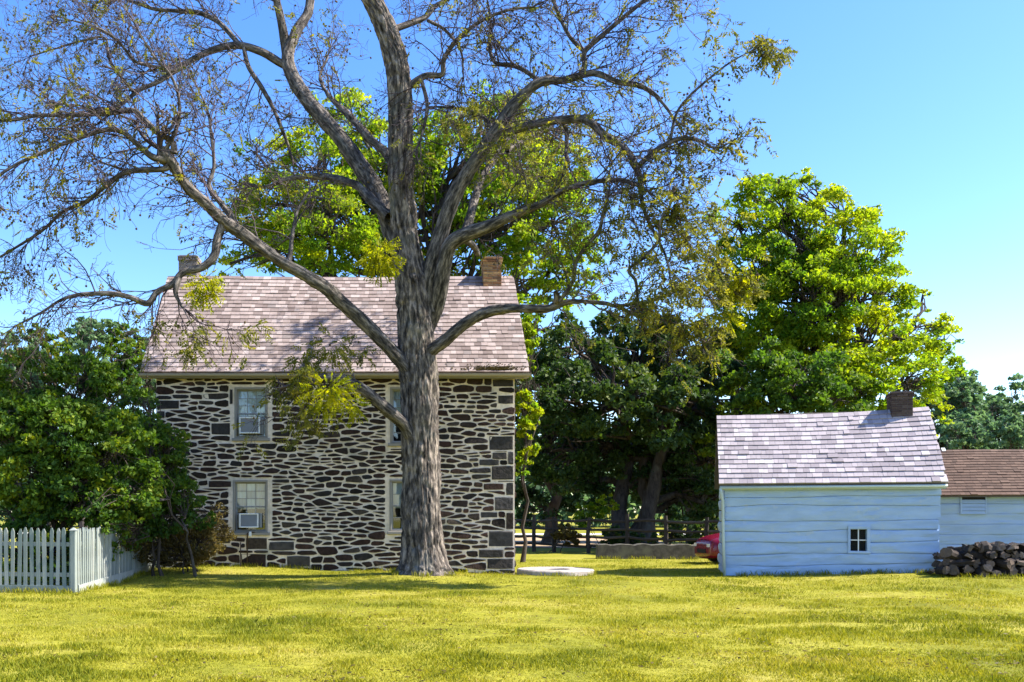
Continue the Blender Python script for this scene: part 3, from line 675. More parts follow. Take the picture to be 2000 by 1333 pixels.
# ------------------------------------------------------------------ picket fences
FC = W(146, 1160, 18.4)
def picket_mesh(w, h, t=.02):
    V = [(-w/2,0,0),(w/2,0,0),(w/2,0,h-.07),(w*.14,0,h),(-w*.14,0,h),(-w/2,0,h-.07)]; n = 6
    V += [(x, t, z) for x, _, z in V]
    me = bpy.data.meshes.new('picket'); me.from_pydata(V, [], [tuple(range(n)), tuple(range(2*n-1, n-1, -1))] + [(k, n+k, n+(k+1) % n, (k+1) % n) for k in range(n)]); me.materials.append(M['picket']); return me
pm = picket_mesh(.075, 1.13)
def picket_fence(p0, p1, label, pitch, ends, zfun=None, skirt=True):
    d = Vector((p1[0]-p0[0], p1[1]-p0[1], 0)); L = d.length; ang = math.atan2(d.y, d.x)
    fz = empty('picket_fence', (p0[0], p0[1], 0), ang); tag(fz, label, 'fence', 'white picket fence at the garden corner')
    rg = random.Random(int(L*100)); g = lambda x: float(gz(p0[0]+d.x*x/L, p0[1]+d.y*x/L))
    n = int(L/pitch)
    for k in range(n):
        x = (k+.5)*pitch + rg.gauss(0, .004)
        q = bpy.data.objects.new('picket', pm); COL.objects.link(q); q.parent = fz
        q.location = (x, 0.0, g(x)+.15+rg.gauss(0,.008)); q.rotation_euler = (rg.gauss(0,.008), rg.gauss(0,.010), 0); q.scale = (rg.uniform(.9,1.08), 1, rg.uniform(.98,1.02))
    for z in (.36, .96):
        m = MB(); m.add([(0,.025,g(0)+z-.04),(L,.025,g(L)+z-.04),(L,.065,g(L)+z-.04),(0,.065,g(0)+z-.04),(0,.025,g(0)+z+.04),(L,.025,g(L)+z+.04),(L,.065,g(L)+z+.04),(0,.065,g(0)+z+.04)],
              [(0,3,2,1),(4,5,6,7),(0,1,5,4),(1,2,6,5),(2,3,7,6),(3,0,4,7)]); m.build('rail', M['picket'], fz)
    if skirt:
        m = MB(); m.add([(0,-.025,g(0)-.1),(L,-.025,g(L)-.1),(L,.0,g(L)-.1),(0,.0,g(0)-.1),(0,-.025,g(0)+.15),(L,-.025,g(L)+.15),(L,.0,g(L)+.15),(0,.0,g(0)+.15)],
              [(0,3,2,1),(4,5,6,7),(0,1,5,4),(1,2,6,5),(2,3,7,6),(3,0,4,7)]); m.build('base_board', M['picket'], fz)
    for x in ends:
        m = MB(); m.cbox(x-.055, x+.055, -.035, .085, g(x)-.2, g(x)+1.24, .012); m.add([(x-.07,-.05,g(x)+1.24),(x+.07,-.05,g(x)+1.24),(x+.07,.10,g(x)+1.24),(x-.07,.10,g(x)+1.24),(x,.025,g(x)+1.30)], [(0,1,4),(1,2,4),(2,3,4),(3,0,4),(3,2,1,0)])
        m.build('post', M['picket'], fz)
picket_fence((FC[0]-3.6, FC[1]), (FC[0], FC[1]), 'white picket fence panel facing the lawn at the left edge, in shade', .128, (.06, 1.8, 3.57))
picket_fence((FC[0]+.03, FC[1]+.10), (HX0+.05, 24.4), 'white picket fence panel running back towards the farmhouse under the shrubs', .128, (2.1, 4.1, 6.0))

# ------------------------------------------------------------------ split rail fence, low wall, millstone, car
fr = empty('split_rail_fence', tuple(W(1000, 1075, 38))); fr.location.z = 0
tag(fr, 'dark split-rail fence in the shade under the trees between house and shed', 'fence')
fp = [W(px, 1000, Y) for px, Y in ((930,39.5),(985,38.6),(1043,37.6),(1082,37.0),(1150,35.8),(1225,34.6),(1300,33.6),(1380,32.6),(1470,31.6))]
rg = random.Random(4)
for k, p in enumerate(fp):
    q = Vector((p[0]-fr.location.x, p[1]-fr.location.y, 0)); m = MB(); m.tube([q+Vector((0,0,-.2)), q+Vector((rg.gauss(0,.02),0,.7)), q+Vector((rg.gauss(0,.03),0,1.42+rg.gauss(0,.03)))], [.085,.08,.065], 7); m.build('post', M['rail'], fr)
    if k:
        p0 = fp[k-1]; a0 = Vector((p0[0]-fr.location.x, p0[1]-fr.location.y, 0)); dv = (q-a0)
        for z in (.3,.62,.93,1.25):
            j = lambda: Vector((0, rg.gauss(0,.02), rg.gauss(0,.025)))
            m = MB(); m.tube([a0-dv*.06+Vector((0,0,z))+j(), a0+dv*.5+Vector((0,0,z-.015))+j(), q+dv*.06+Vector((0,0,z))+j()], [.05,.06,.05], 6); m.build('rail', M['rail'], fr)
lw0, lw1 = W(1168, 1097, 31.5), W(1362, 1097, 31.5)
lw = empty('low_wall', (lw0[0], lw0[1], 0)); tag(lw, 'low grey weathered concrete wall, its colour darkened for tree shade, beside the red car', 'wall')
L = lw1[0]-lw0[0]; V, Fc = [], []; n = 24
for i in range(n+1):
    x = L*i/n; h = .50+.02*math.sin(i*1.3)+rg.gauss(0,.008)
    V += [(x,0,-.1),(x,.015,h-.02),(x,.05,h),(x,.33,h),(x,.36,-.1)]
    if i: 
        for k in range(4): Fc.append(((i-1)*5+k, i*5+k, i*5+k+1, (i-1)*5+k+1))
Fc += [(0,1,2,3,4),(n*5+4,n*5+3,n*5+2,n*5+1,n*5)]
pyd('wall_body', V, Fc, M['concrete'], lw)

ms = W(1083, 1110, 24.3); mz = float(gz(ms[0], 24.3))
mst = empty('millstone', (ms[0], 24.2, mz)); tag(mst, 'round pale millstone with a central hole lying on the grass by the house corner', 'millstone')
V, Fc = [], []; n = 40; RO, RI, H = 74/F*24.3, .36, .17
for k in range(n):
    a = 2*math.pi*k/n; jr = 1+rg.gauss(0,.006); cs, sn = math.cos(a), math.sin(a)
    for r, z in ((RO*jr,-.08),(RO*jr,H-.03),(RO*jr-.03,H),(RI+.02,H-.005),(RI,H-.03),(RI,-.02)): V.append((r*cs, r*sn, z))
for k in range(n):
    for j in range(5): Fc.append((k*6+j, ((k+1) % n)*6+j, ((k+1) % n)*6+j+1, k*6+j+1))
pyd('stone_disc', V, Fc, M['millstone'], mst)
m = MB(); m.V = [(RI*1.02*math.cos(2*math.pi*k/n), RI*1.02*math.sin(2*math.pi*k/n), .12) for k in range(n)]; m.F = [tuple(range(n))]; m.build('hole_soil', M['deck'], mst)

def make_car(loc):
    c = empty('parked_car', loc, R(3)); tag(c, 'dark red parked car with only its front showing past the log shed', 'car')
    # stations along x (front at 0): z bottom, belt z, half width
    st = [(0.0,.20,.58,.60),(.06,.15,.72,.72),(.25,.14,.82,.80),(.7,.16,.92,.85),(1.15,.18,.97,.87),(1.6,.19,.95,.88),(2.4,.19,.97,.88),(3.2,.19,.98,.87),(3.8,.2,.97,.84),(4.15,.24,.92,.78),(4.25,.32,.80,.70)]
    V, Fc = [], []
    for x, zb, zt, hw in st:
        V += [(x,-hw*.92,zb),(x,-hw,zb+(zt-zb)*.3),(x,-hw*1.0,zb+(zt-zb)*.65),(x,-hw*.93,zt-.03),(x,-hw*.6,zt+.025),(x,0,zt+.04),(x,hw*.6,zt+.025),(x,hw*.93,zt-.03),(x,hw,zb+(zt-zb)*.65),(x,hw,zb+(zt-zb)*.3),(x,hw*.92,zb)]
    q = 11
    for i in range(len(st)-1):
        for k in range(q): Fc.append((i*q+k, i*q+(k+1) % q, (i+1)*q+(k+1) % q, (i+1)*q+k))
    Fc += [tuple(range(q))[::-1], tuple((len(st)-1)*q+k for k in range(q))]
    body = pyd('body', V, Fc, M['carpaint'], c, True)
    sm = body.modifiers.new('sub', 'SUBSURF'); sm.levels = 1; sm.render_levels = 2
    V = []
    for x, z, hw in ((1.15,.93,.74),(1.85,1.40,.60),(3.15,1.42,.60),(3.95,.97,.70)): V += [(x,-hw,z),(x,hw,z)]
    for x, hw in ((3.95,.70),(1.15,.74)): V += [(x,-hw,.86),(x,hw,.86)]
    m = MB(); m.add(V, [(0,2,3,1),(2,4,5,3),(4,6,7,5),(0,10,8,6,4,2),(1,3,5,7,9,11),(6,8,9,7),(0,1,11,10)]); m.build('windshield', M['dark'], c)
    m = MB(); m.box(1.8, 3.2, -.6, .6, 1.385, 1.44); m.build('roof', M['carpaint'], c)
    for x in (.78, 3.35):
        for y in (-.80, .80):
            m = MB(); m.tube([(x,y-.09,.31),(x,y+.09,.31)], .31, 20); wh = m.build('wheel', M['tyre'], c)
            m = MB(); m.tube([(x,y-.097 if y < 0 else y+.092,.31),(x,y-.092 if y < 0 else y+.097,.31)], .2, 14); m.build('rim', M['rim'], wh)
    for y in (-.58, .42):
        m = MB(); m.add([(.03,y,.54),(.02,y+.16,.54),(.10,y+.16,.66),(.12,y,.66)], [(0,1,2,3)]); m.cbox(.005, .10, y, y+.18, .53, .63, .02); m.build('headlight', M['lens'], c)
    m = MB(); m.box(-.012, .06, -.34, .34, .34, .46); m.build('grille', M['dark'], c)
cp = W(1372, 1100, 28.6); make_car((cp[0], 28.7, 0.0))

# ------------------------------------------------------------------ firewood heap
def firewood(seed, L, r, split):
    rg = np.random.default_rng(seed); n = 10
    if split: ang = np.sort(rg.uniform(0, 2*math.pi, n)); rad = r*np.where(rg.random(n) < .45, rg.uniform(.45,.8,n), 1.0)
    else: ang = np.linspace(0, 2*math.pi, n, endpoint=False); rad = r*rg.uniform(.88, 1.1, n)
    V = []; S = 5
    for i in range(S):
        y = -L/2+L*i/(S-1); k = 1+rg.normal(0,.05); o = rg.normal(0,.012,2)
        for a, q in zip(ang, rad): V.append((q*k*math.cos(a)+o[0], y+rg.normal(0,.012), q*k*math.sin(a)*.85+o[1]))
    Fc = [(i*n+k, i*n+(k+1) % n, (i+1)*n+(k+1) % n, (i+1)*n+k) for i in range(S-1) for k in range(n)]
    V += [(0,-L/2-.01,0),(0,L/2+.01,0)]
    e = [(k, (k+1) % n, S*n)[::-1] for k in range(n)] + [((S-1)*n+k, (S-1)*n+(k+1) % n, S*n+1) for k in range(n)]
    me = bpy.data.meshes.new('firewood_piece'); me.from_pydata(V, [], Fc+e); me.materials.append(M['logwood']); me.materials.append(M['logend'])
    me.polygons.foreach_set('material_index', [0]*len(Fc)+[1]*len(e)); me.update(); return me
rg = random.Random(31)
prof = [(1838,1112),(1850,1092),(1866,1080),(1885,1066),(1905,1064),(1930,1060),(1945,1074),(1958,1066),(1975,1070),(1995,1068),(2030,1064),(2070,1066),(2110,1075),(2140,1105)]
def topz(px):
    for (a, b), (c, d) in zip(prof, prof[1:]):
        if a <= px <= c: return b+(d-b)*(px-a)/(c-a)
    return 1115
WY = 20.6; rowsp = []
y = 1119
k = 0; row = 0
while y > 1062:
    px = 1846 + (9 if row % 2 else 0) + row*2
    while px < 2140:
        r = rg.uniform(.075, .13)
        if topz(px) < y - 4: rowsp.append((px, y, r, row))
        px += r*2*F/WY*.86
    y -= 14.5; row += 1
fl = ['dark firewood piece at the back of the heap, mostly hidden by the front row']
ORD = 'first second third fourth fifth sixth seventh eighth ninth tenth eleventh twelfth thirteenth fourteenth fifteenth sixteenth seventeenth eighteenth nineteenth twentieth'.split()
ROWN = ['bottom row', 'second row up', 'third row up', 'fourth row up', 'top row']; seen = {}
for k, (px, py, r, rw) in enumerate(rowsp):
    seen[rw] = seen.get(rw, -1)+1
    p = W(px, py, WY+rg.uniform(-.05,.25)); p[2] += float(gz(p[0], p[1]))*.3
    L = rg.uniform(.35,.6); o = link('firewood_piece', firewood(100+k, L, r*1.12, rg.random() < .6))
    o.location = (p[0], p[1]+.1, max(p[2], float(gz(p[0], p[1]))+r*.55)); o.rotation_euler = (rg.gauss(0,.18), rg.uniform(0,6.28), R(-15)+rg.gauss(0,.35) if rg.random() < .78 else rg.uniform(.9,2.2))
    tag(o, f'dark firewood piece in the heap, {ROWN[min(rw, 4)]}, {ORD[min(seen[rw], 19)]} from its left end', 'firewood', 'dark firewood heap beside the long barn')
    if k % 2 == 0:
        o2 = link('firewood_piece', firewood(400+k, L, r, True)); o2.location = (o.location.x+.05, o.location.y+.5, max(o.location.z-.06, r*.6)); o2.rotation_euler = (rg.gauss(0,.1), rg.uniform(0,6), rg.gauss(0,.3))
        tag(o2, fl[0], 'firewood', 'dark firewood heap beside the long barn')
# ------------------------------------------------------------------ foliage tools
def unit(v): return v/np.maximum(np.linalg.norm(v, axis=-1, keepdims=True), 1e-9)
def leaf_quads(C, size, rng, droop=0.25, aspect=0.55, D=None):
    """one folded rhombic leaf per centre"""
    n = len(C)
    a = rng.normal(size=(n, 3)) if D is None else D + 0.45*rng.normal(size=(n, 3))
    a[:, 2] -= droop; a = unit(a)
    b = unit(np.cross(a, rng.normal(size=(n, 3)))); c = np.cross(a, b)
    s = size[:, None]
    V = np.stack([C - a*s*.5, C + b*s*aspect*.5 + c*s*.10 - a*s*.05, C + a*s*.5 - c*s*.05, C - b*s*aspect*.5 + c*s*.10 - a*s*.05], 1).reshape(-1, 3)
    return V, np.arange(n*4).reshape(-1, 4)
def sweep(lines, sides=5):
    """tubes for many polylines with the same point count: P (m,k,3), Rr (m,k)"""
    Vs, Fs, off = [], [], 0
    for P, Rr in lines:
        m, k, _ = P.shape
        T = np.empty_like(P); T[:, 1:-1] = P[:, 2:]-P[:, :-2]; T[:, 0] = P[:, 1]-P[:, 0]; T[:, -1] = P[:, -1]-P[:, -2]; T = unit(T)
        ref = np.tile(np.array([0.31, 0.77, 0.55]), (m, k, 1)); A = unit(np.cross(T, ref)); B = np.cross(T, A)
        th = np.arange(sides)*2*math.pi/sides
        V = P[:, :, None] + Rr[:, :, None, None]*(A[:, :, None]*np.cos(th)[None, None, :, None] + B[:, :, None]*np.sin(th)[None, None, :, None])
        idx = np.arange(m*k*sides).reshape(m, k, sides); nx_ = np.roll(idx, -1, axis=2)
        q = np.stack([idx[:, :-1], nx_[:, :-1], nx_[:, 1:], idx[:, 1:]], -1).reshape(-1, 4)
        Vs.append(V.reshape(-1, 3)); Fs.append(q+off); off += m*k*sides
    return np.concatenate(Vs), np.concatenate(Fs)
def bent(a, b, rng, k=6, wob=0.08, rise=0.0):
    a, b = np.asarray(a, float), np.asarray(b, float); t = np.linspace(0, 1, k)[:, None]; L = np.linalg.norm(b-a)
    P = a+(b-a)*t; P[1:-1] += rng.normal(0, wob*L*.5, (k-2, 3)); P[:, 2] += rise*L*np.sin(t[:, 0]*math.pi)
    return P
def crown_tree(name, label, cat, base, lobes, leafmat_, leaf, nleaf, seed, r0=0.25, barkm=None, group=None, aspect=.6, ysq=1.0, clump=0.25, droop=.2,
               shell=0.55, trunks=1, clumps_per_lobe=34, tintbias=0.0, bough=True):
    """base: (px, Y); lobes: (px, py, radius px x, radius px y, dY)."""
    rng = np.random.default_rng(seed); px0, Y0 = base; b = W(px0, 1000, Y0); b[2] = float(gz(b[0], b[1]))-.1
    t = empty(name, tuple(b)); tag(t, label, cat, group)
    LC, LR = [], []
    for (px, py, rx, ry, dY) in lobes:
        Y = Y0+dY; LC.append(W(px, py, Y)-b); LR.append((rx*Y/F, .5*(rx+ry)*Y/F*ysq, ry*Y/F))
    LC, LR = np.array(LC), np.array(LR)
    # wood: trunk(s) to the crown, limbs to lobes, twigs to clumps
    top = LC[np.argmax(LC[:, 2])]; low = LC[:, 2].min(); wood = []; heads = []
    for k in range(trunks):
        st = np.array([rng.normal(0, .35) if trunks > 1 else 0, rng.normal(0, .2) if trunks > 1 else 0, 0])
        hd = np.array([LC[:, 0].mean(), LC[:, 1].mean(), LC[:, 2].mean()])*(1 if trunks == 1 else 1) + (rng.normal(0, 1.0, 3)*LC.std(axis=0)*.7 if trunks > 1 else 0)
        P = bent(st, hd, rng, 9, .04); heads.append(P)
        rr = r0*(1-.75*np.linspace(0, 1, 9)**.9)/ (1 if trunks == 1 else 1.3); rr[0] *= 1.35; wood.append((P[None], rr[None]))
    cl, ct, cs = [], [], []
    wts = (LR.prod(axis=1))**(2/3); wts = wts/wts.sum()
    for i in range(len(LC)):
        P = heads[i % trunks]; j = rng.integers(3, 8)
        while j > 2 and P[j][2] > LC[i][2]+.2: j -= 1
        Q = bent(P[j], LC[i], rng, 7, .12, .06); q0 = r0*.38; wood.append((Q[None], np.linspace(q0, q0*.35, 7)[None]))
        nc = max(6, int(clumps_per_lobe*len(LC)*wts[i])); lt = rng.normal(0, .16)
        d = unit(rng.normal(size=(nc, 3))); rad = rng.uniform(shell, 1.02, nc)**.7
        c = LC[i] + d*rad[:, None]*LR[i]
        tw = np.stack([bent(Q[rng.integers(2, 7)], cc, rng, 5, .16, .05) for cc in c]); wood.append((tw, np.tile(np.linspace(q0*.3, .008, 5), (nc, 1))))
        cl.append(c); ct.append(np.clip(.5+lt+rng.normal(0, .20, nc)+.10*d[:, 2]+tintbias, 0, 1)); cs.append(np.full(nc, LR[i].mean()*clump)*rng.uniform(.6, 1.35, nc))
    V, Fq = sweep(wood, 6)
    link('trunk', np_mesh('trunk', V, Fq, True), barkm or M['treebark'], t)
    cl, ct, cs = np.concatenate(cl), np.concatenate(ct), np.concatenate(cs)
    w = cs**2; w /= w.sum(); idx = rng.choice(len(cl), nleaf, p=w)
    off = rng.normal(size=(nleaf, 3)); off = unit(off)*(rng.random(nleaf)**.6)[:, None]*cs[idx][:, None]*np.array([1.15, 1.15, .62])
    off[:, 2] -= .28*(off[:, 0]**2+off[:, 1]**2)/np.maximum(cs[idx], .05)
    C = cl[idx]+off; sz_ = leaf*rng.uniform(.6, 1.35, nleaf)
    V, Fq = leaf_quads(C, sz_, rng, droop, aspect)
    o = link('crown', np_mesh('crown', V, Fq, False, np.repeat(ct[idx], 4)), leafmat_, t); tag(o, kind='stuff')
    return t

# ------------------------------------------------------------------ background trees
crown_tree('maple_tree', 'tall yellow-green maple rising behind the stone farmhouse roof', 'tree', (830, 37),
    [(620,330,95,85,-1),(540,400,95,80,1),(640,450,120,80,-2),(700,260,70,80,0),(640,215,42,50,1),(480,470,60,55,2),(760,390,100,110,1),(870,300,80,90,-1),(960,250,75,70,0),(1010,330,100,90,-1),
     (1085,340,70,75,1),(1080,440,85,90,-2),(980,430,100,95,-2.5),(880,480,80,70,-1),(1110,540,65,70,-1),(1020,560,60,70,-3),(560,500,80,45,2),(500,300,38,28,1),(450,515,40,25,0),(1040,250,45,45,2),(940,190,35,30,1)],
    M['leaf_maple'], .165, 70000, 101, .42, clumps_per_lobe=30, tintbias=.08)
crown_tree('maple_tree', 'large round-crowned yellow-green tree behind the log shed', 'tree', (1610, 41),
    [(1500,395,75,60,0),(1560,385,60,55,1),(1440,440,60,60,1),(1640,420,70,60,-1),(1540,480,95,75,-1),(1660,500,85,75,-2),(1460,540,80,70,0),(1590,590,100,85,-2.5),(1710,580,75,70,-1),(1700,670,95,70,-3),(1790,640,65,65,0),
     (1820,720,50,60,1),(1500,640,95,75,-1),(1600,720,110,70,-3),(1760,750,85,60,-3),(1680,770,90,60,-4),(1830,670,38,40,1),(1800,590,32,26,1),(1810,810,40,45,-2),(1690,410,34,34,1),(1520,350,35,25,0)],
    M['leaf_maple'], .165, 76000, 102, .40, clumps_per_lobe=30, tintbias=.07)
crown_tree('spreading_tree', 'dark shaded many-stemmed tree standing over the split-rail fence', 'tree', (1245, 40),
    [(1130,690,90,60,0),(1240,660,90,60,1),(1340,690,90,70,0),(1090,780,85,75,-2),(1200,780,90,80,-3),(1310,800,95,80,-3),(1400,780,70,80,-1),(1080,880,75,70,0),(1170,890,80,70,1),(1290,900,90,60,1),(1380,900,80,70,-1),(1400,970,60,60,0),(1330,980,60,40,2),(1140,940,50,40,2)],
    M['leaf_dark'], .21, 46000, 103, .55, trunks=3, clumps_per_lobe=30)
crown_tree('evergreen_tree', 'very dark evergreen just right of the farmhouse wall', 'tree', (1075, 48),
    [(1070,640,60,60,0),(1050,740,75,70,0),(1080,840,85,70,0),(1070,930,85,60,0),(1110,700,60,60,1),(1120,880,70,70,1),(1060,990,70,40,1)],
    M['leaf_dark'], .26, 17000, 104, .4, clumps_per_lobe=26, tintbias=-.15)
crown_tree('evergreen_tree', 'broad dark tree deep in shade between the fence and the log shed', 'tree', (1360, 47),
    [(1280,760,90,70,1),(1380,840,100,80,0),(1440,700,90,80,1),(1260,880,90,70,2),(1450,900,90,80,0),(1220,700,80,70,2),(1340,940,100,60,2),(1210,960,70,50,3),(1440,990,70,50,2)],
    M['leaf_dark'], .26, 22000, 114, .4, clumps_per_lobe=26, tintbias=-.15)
crown_tree('understory_tree', 'mid-green tree crowding the back of the log shed roof', 'tree', (1520, 36),
    [(1480,720,80,55,0),(1560,740,90,60,-1),(1640,770,80,50,0),(1450,790,60,60,0),(1530,800,90,50,-1),(1420,860,40,60,1)],
    M['leaf_mid'], .17, 20000, 105, .2, clumps_per_lobe=30)
crown_tree('young_maple', 'slender bright young maple against the right end of the farmhouse', 'tree', (1020, 29.5),
    [(1020,660,28,45,0),(1030,720,18,26,0),(1025,800,26,40,0),(1035,860,20,34,-.3),(1022,910,18,30,0),(1040,640,22,30,.3)],
    M['leaf_maple'], .15, 4200, 106, .07, clumps_per_lobe=20, tintbias=.12)
for k, (px, py, r, Y, lab) in enumerate([(1850,770,60,84,'bluish distant tree nearest the right side of the log shed chimney'),(1895,765,60,80,'rounded distant tree above the brown barn roof'),(1960,785,65,88,'pale airy distant tree above the barn near the right edge'),
                                   (2035,800,65,80,'distant tree past the right end of the tree line'),(1880,840,50,74,'low distant tree touching the left end of the barn ridge'),(1985,850,45,72,'low distant bush-like tree along the barn ridge at right')]):
    rg2 = random.Random(k+70)
    crown_tree('distant_tree', lab, 'tree', (px, Y), [(px+rg2.uniform(-.7,.7)*r, py+rg2.uniform(-.5,.9)*r, r*.55, r*.5, rg2.uniform(-2,2)) for _ in range(7)]+[(px, py+70, r*.8, r*.7, 0),(px+10, py+120, r*.8, r*.6, 0)],
               M['leaf_far'], .42, 6500, 120+k, .28, group='distant trees right of the log shed', clumps_per_lobe=20)
for k, (px, py, r, Y, lab) in enumerate([(30,690,55,72,'distant tree at the left edge above the shrubs'),(100,680,50,76,'distant dark tree left of the farmhouse, second from the left edge'),(165,665,50,70,'tallest distant tree left of the farmhouse'),
                                   (230,680,48,74,'distant tree just left of the farmhouse roof'),(285,700,45,78,'distant tree touching the farmhouse eave at left'),(-40,690,50,74,'distant tree cut by the left edge of the picture')]):
    rg2 = random.Random(k+170)
    crown_tree('distant_tree', lab, 'tree', (px, Y), [(px+rg2.uniform(-.8,.8)*r, py+rg2.uniform(-.6,.9)*r, r*.5, r*.5, rg2.uniform(-2,2)) for _ in range(7)]+[(px, py+60, r*.9, r*.7, 0),(px, py+150, r*.9, r*.8, 0)],
               M['leaf_mid'] if k % 2 else M['leaf_far'], .38, 6500, 140+k, .28, group='distant trees left of the farmhouse', clumps_per_lobe=20)
# far wood closing the view between the trees
rngw = np.random.default_rng(55); n = 60000
u = rngw.random(n); Xw = -70+190*u; Yw = 100+rngw.normal(0, 4, n); hw = 7.5+3.5*fbm(np.stack([Xw*.10, 0*Xw, 0*Xw], -1), 5, 4)
Zw = hw*rngw.random(n)**.7
V, Fq = leaf_quads(np.stack([Xw, Yw, Zw], -1), rngw.uniform(.5, 1.0, n), rngw, .2, .7)
tag(link('far_wood', np_mesh('far_wood', V, Fq, False, np.repeat(fbm(np.stack([Xw*.25, Zw*.3, 0*Xw], -1), 8, 3), 4)), M['leaf_far']), 'far belt of dark green woodland closing off the fields', 'woodland', kind='stuff')

# shrubs
crown_tree('garden_shrub', 'big dark green shrub with sunlit top behind the picket fence at left', 'shrub', (110, 21.0),
    [(60,740,70,60,0),(150,745,70,55,.3),(220,790,60,55,.2),(40,830,80,70,-.3),(130,850,90,80,-.6),(220,880,80,80,-.5),(60,930,90,70,-.5),(170,960,90,60,-.6),(250,960,70,60,-.3),(20,1000,70,50,0),(110,1010,80,40,-.3),(190,700,40,30,.5),(100,690,45,25,.5),(-40,800,60,90,0),(20,1085,80,50,-.6),(100,1085,70,50,-.6),(170,1060,60,60,0)],
    M['leaf_shrub'], .115, 46000, 107, .10, trunks=3, clumps_per_lobe=40, clump=.26, tintbias=.13)
crown_tree('corner_shrub', 'dark leafy shrub covering the left corner of the stone wall', 'shrub', (300, 22.6),
    [(270,860,60,60,0),(325,880,45,50,-.2),(290,950,70,60,-.2),(345,960,40,45,0),(330,1010,60,40,-.2),(250,1020,60,40,-.3),(270,790,35,45,.5),(390,1000,35,35,.3),(345,900,28,30,0),(225,985,45,38,-1.8),(205,1010,34,36,-2.4),(240,1060,22,32,-1.6),(180,985,30,26,-3.0),(262,1030,34,40,-.9),(200,960,40,30,-2.2)],
    M['leaf_shrub'], .10, 22000, 108, .06, trunks=3, clumps_per_lobe=40, clump=.28, tintbias=-.12)
crown_tree('dry_bush', 'brownish twiggy bush at the foot of the farmhouse wall', 'bush', (365, 23.4),
    [(330,1060,45,35,0),(380,1055,50,40,-.2),(415,1040,35,40,.2),(350,1090,45,20,-.3),(300,1080,30,26,-.3),(425,1005,22,22,.4),(275,1050,26,36,-.8),(250,1040,20,40,-1.6)],
    M['leaf_dry'], .075, 9000, 109, .035, trunks=4, clumps_per_lobe=40, clump=.34)
for k, (px, py, r, Y, lab) in enumerate([(1095,1050,34,36.5,'sunlit brush growing through the split-rail fence near the house'),(1170,1000,40,38.5,'bright yellow-green brush behind the split-rail fence under the trees'),
                                   (1310,1045,45,34.5,'dark brush behind the low concrete wall'),(1395,1030,40,33.5,'dark brush behind the red car'),(1215,1050,36,36,'low brush at the fence left of the concrete wall')]):
    rg2 = random.Random(k+270)
    crown_tree('fence_brush', lab, 'bush', (px, Y), [(px+rg2.uniform(-.8,.8)*r, py+rg2.uniform(-.5,.5)*r, r*.55, r*.45, rg2.uniform(-.5,.5)) for _ in range(5)],
               M['leaf_maple'] if k in (1,) else (M['leaf_dry'] if k == 0 else M['leaf_dark']), .13, 2600, 160+k, .03, trunks=2, group='brush along the split-rail fence', clumps_per_lobe=16)

# ------------------------------------------------------------------ the walnut tree
tb = np.array([TREE_X, TREE_Y, float(gz(TREE_X, TREE_Y))-.05])
wal = empty('walnut_tree', tuple(tb)); tag(wal, 'huge old walnut tree with sparse leaves in front of the stone farmhouse', 'tree')
def cr(P, per):
    P = np.asarray(P, float); Q = np.vstack([2*P[0]-P[1], P, 2*P[-1]-P[-2]]); out = []
    for i in range(1, len(Q)-2):
        t = np.linspace(0, 1, per, endpoint=False)[:, None]; a, b, c, d = Q[i-1], Q[i], Q[i+1], Q[i+2]
        out.append(.5*((2*b)+(c-a)*t+(2*a-5*b+4*c-d)*t*t+(3*b-a-3*c+d)*t**3))
    out.append(P[-1:]); return np.vstack(out)
def limb_path(ctrl, y0, y1, per=5, curve=1.0):
    """ctrl: (px,py,rpx); depth runs from y0 to y1 (metres relative to the trunk)"""
    c = np.array(ctrl, float); s = np.concatenate([[0], np.cumsum(np.hypot(np.diff(c[:, 0]), np.diff(c[:, 1])))]); s /= s[-1]
    dY = y0+(y1-y0)*s**curve
    P = np.array([np.append(W(a, b, TREE_Y+d), r*(TREE_Y+d)/F) for (a, b, r), d in zip(c, dY)])
    P = cr(P, per); P[:, 3] *= .91 if ctrl is trunk_c else .80; return P[:, :3], np.maximum(P[:, 3], .006)
def bark_tube(P, Rr, sides, amp, seed, furrow=True):
    k = len(P); T = np.gradient(P, axis=0); T = unit(T); A = np.zeros_like(P); a = unit(np.cross(T[0], [0.0, 1.0, 0.1]))
    for i in range(k):
        a = a - T[i]*np.dot(a, T[i]); a = a/np.linalg.norm(a); A[i] = a
    B = np.cross(T, A); th = np.arange(sides)*2*math.pi/sides
    L = np.concatenate([[0], np.cumsum(np.linalg.norm(np.diff(P, axis=0), axis=1))])
    ct, st = np.cos(th)[None], np.sin(th)[None]; R2 = Rr[:, None]
    nx_, ny_, nz_ = ct*R2, st*R2, np.broadcast_to(L[:, None], (k, sides))
    q = np.stack([nx_, ny_, nz_], -1)
    lumps = fbm(q*np.array([1.6, 1.6, 1.1])+seed, seed, 3)-.5
    d = Rr[:, None]*.30*lumps
    if furrow:
        wq = q + .10*(fbm(q*[3, 3, 2.0], seed+5, 3)[..., None]-.5)
        f = np.abs(vnoise(wq*[17, 17, 2.8], seed+1)*2-1); g = np.abs(vnoise(wq*[34, 34, 8.0], seed+2)*2-1)
        d = d + amp*(np.minimum(f*1.9, 1)-.6) + .4*amp*(np.minimum(g*1.6, 1)-.5)
    else: d = d + amp*(vnoise(q*[18, 18, 7], seed+1)-.5)
    Rn = R2+d
    V = P[:, None]+A[:, None]*(ct*Rn)[..., None]+B[:, None]*(st*Rn)[..., None]
    idx = np.arange(k*sides).reshape(k, sides); nx2 = np.roll(idx, -1, 1)
    global BARKQ
    BARKQ = q.reshape(-1, 3)
    return V.reshape(-1, 3), np.stack([idx[:-1], nx2[:-1], nx2[1:], idx[1:]], -1).reshape(-1, 4)
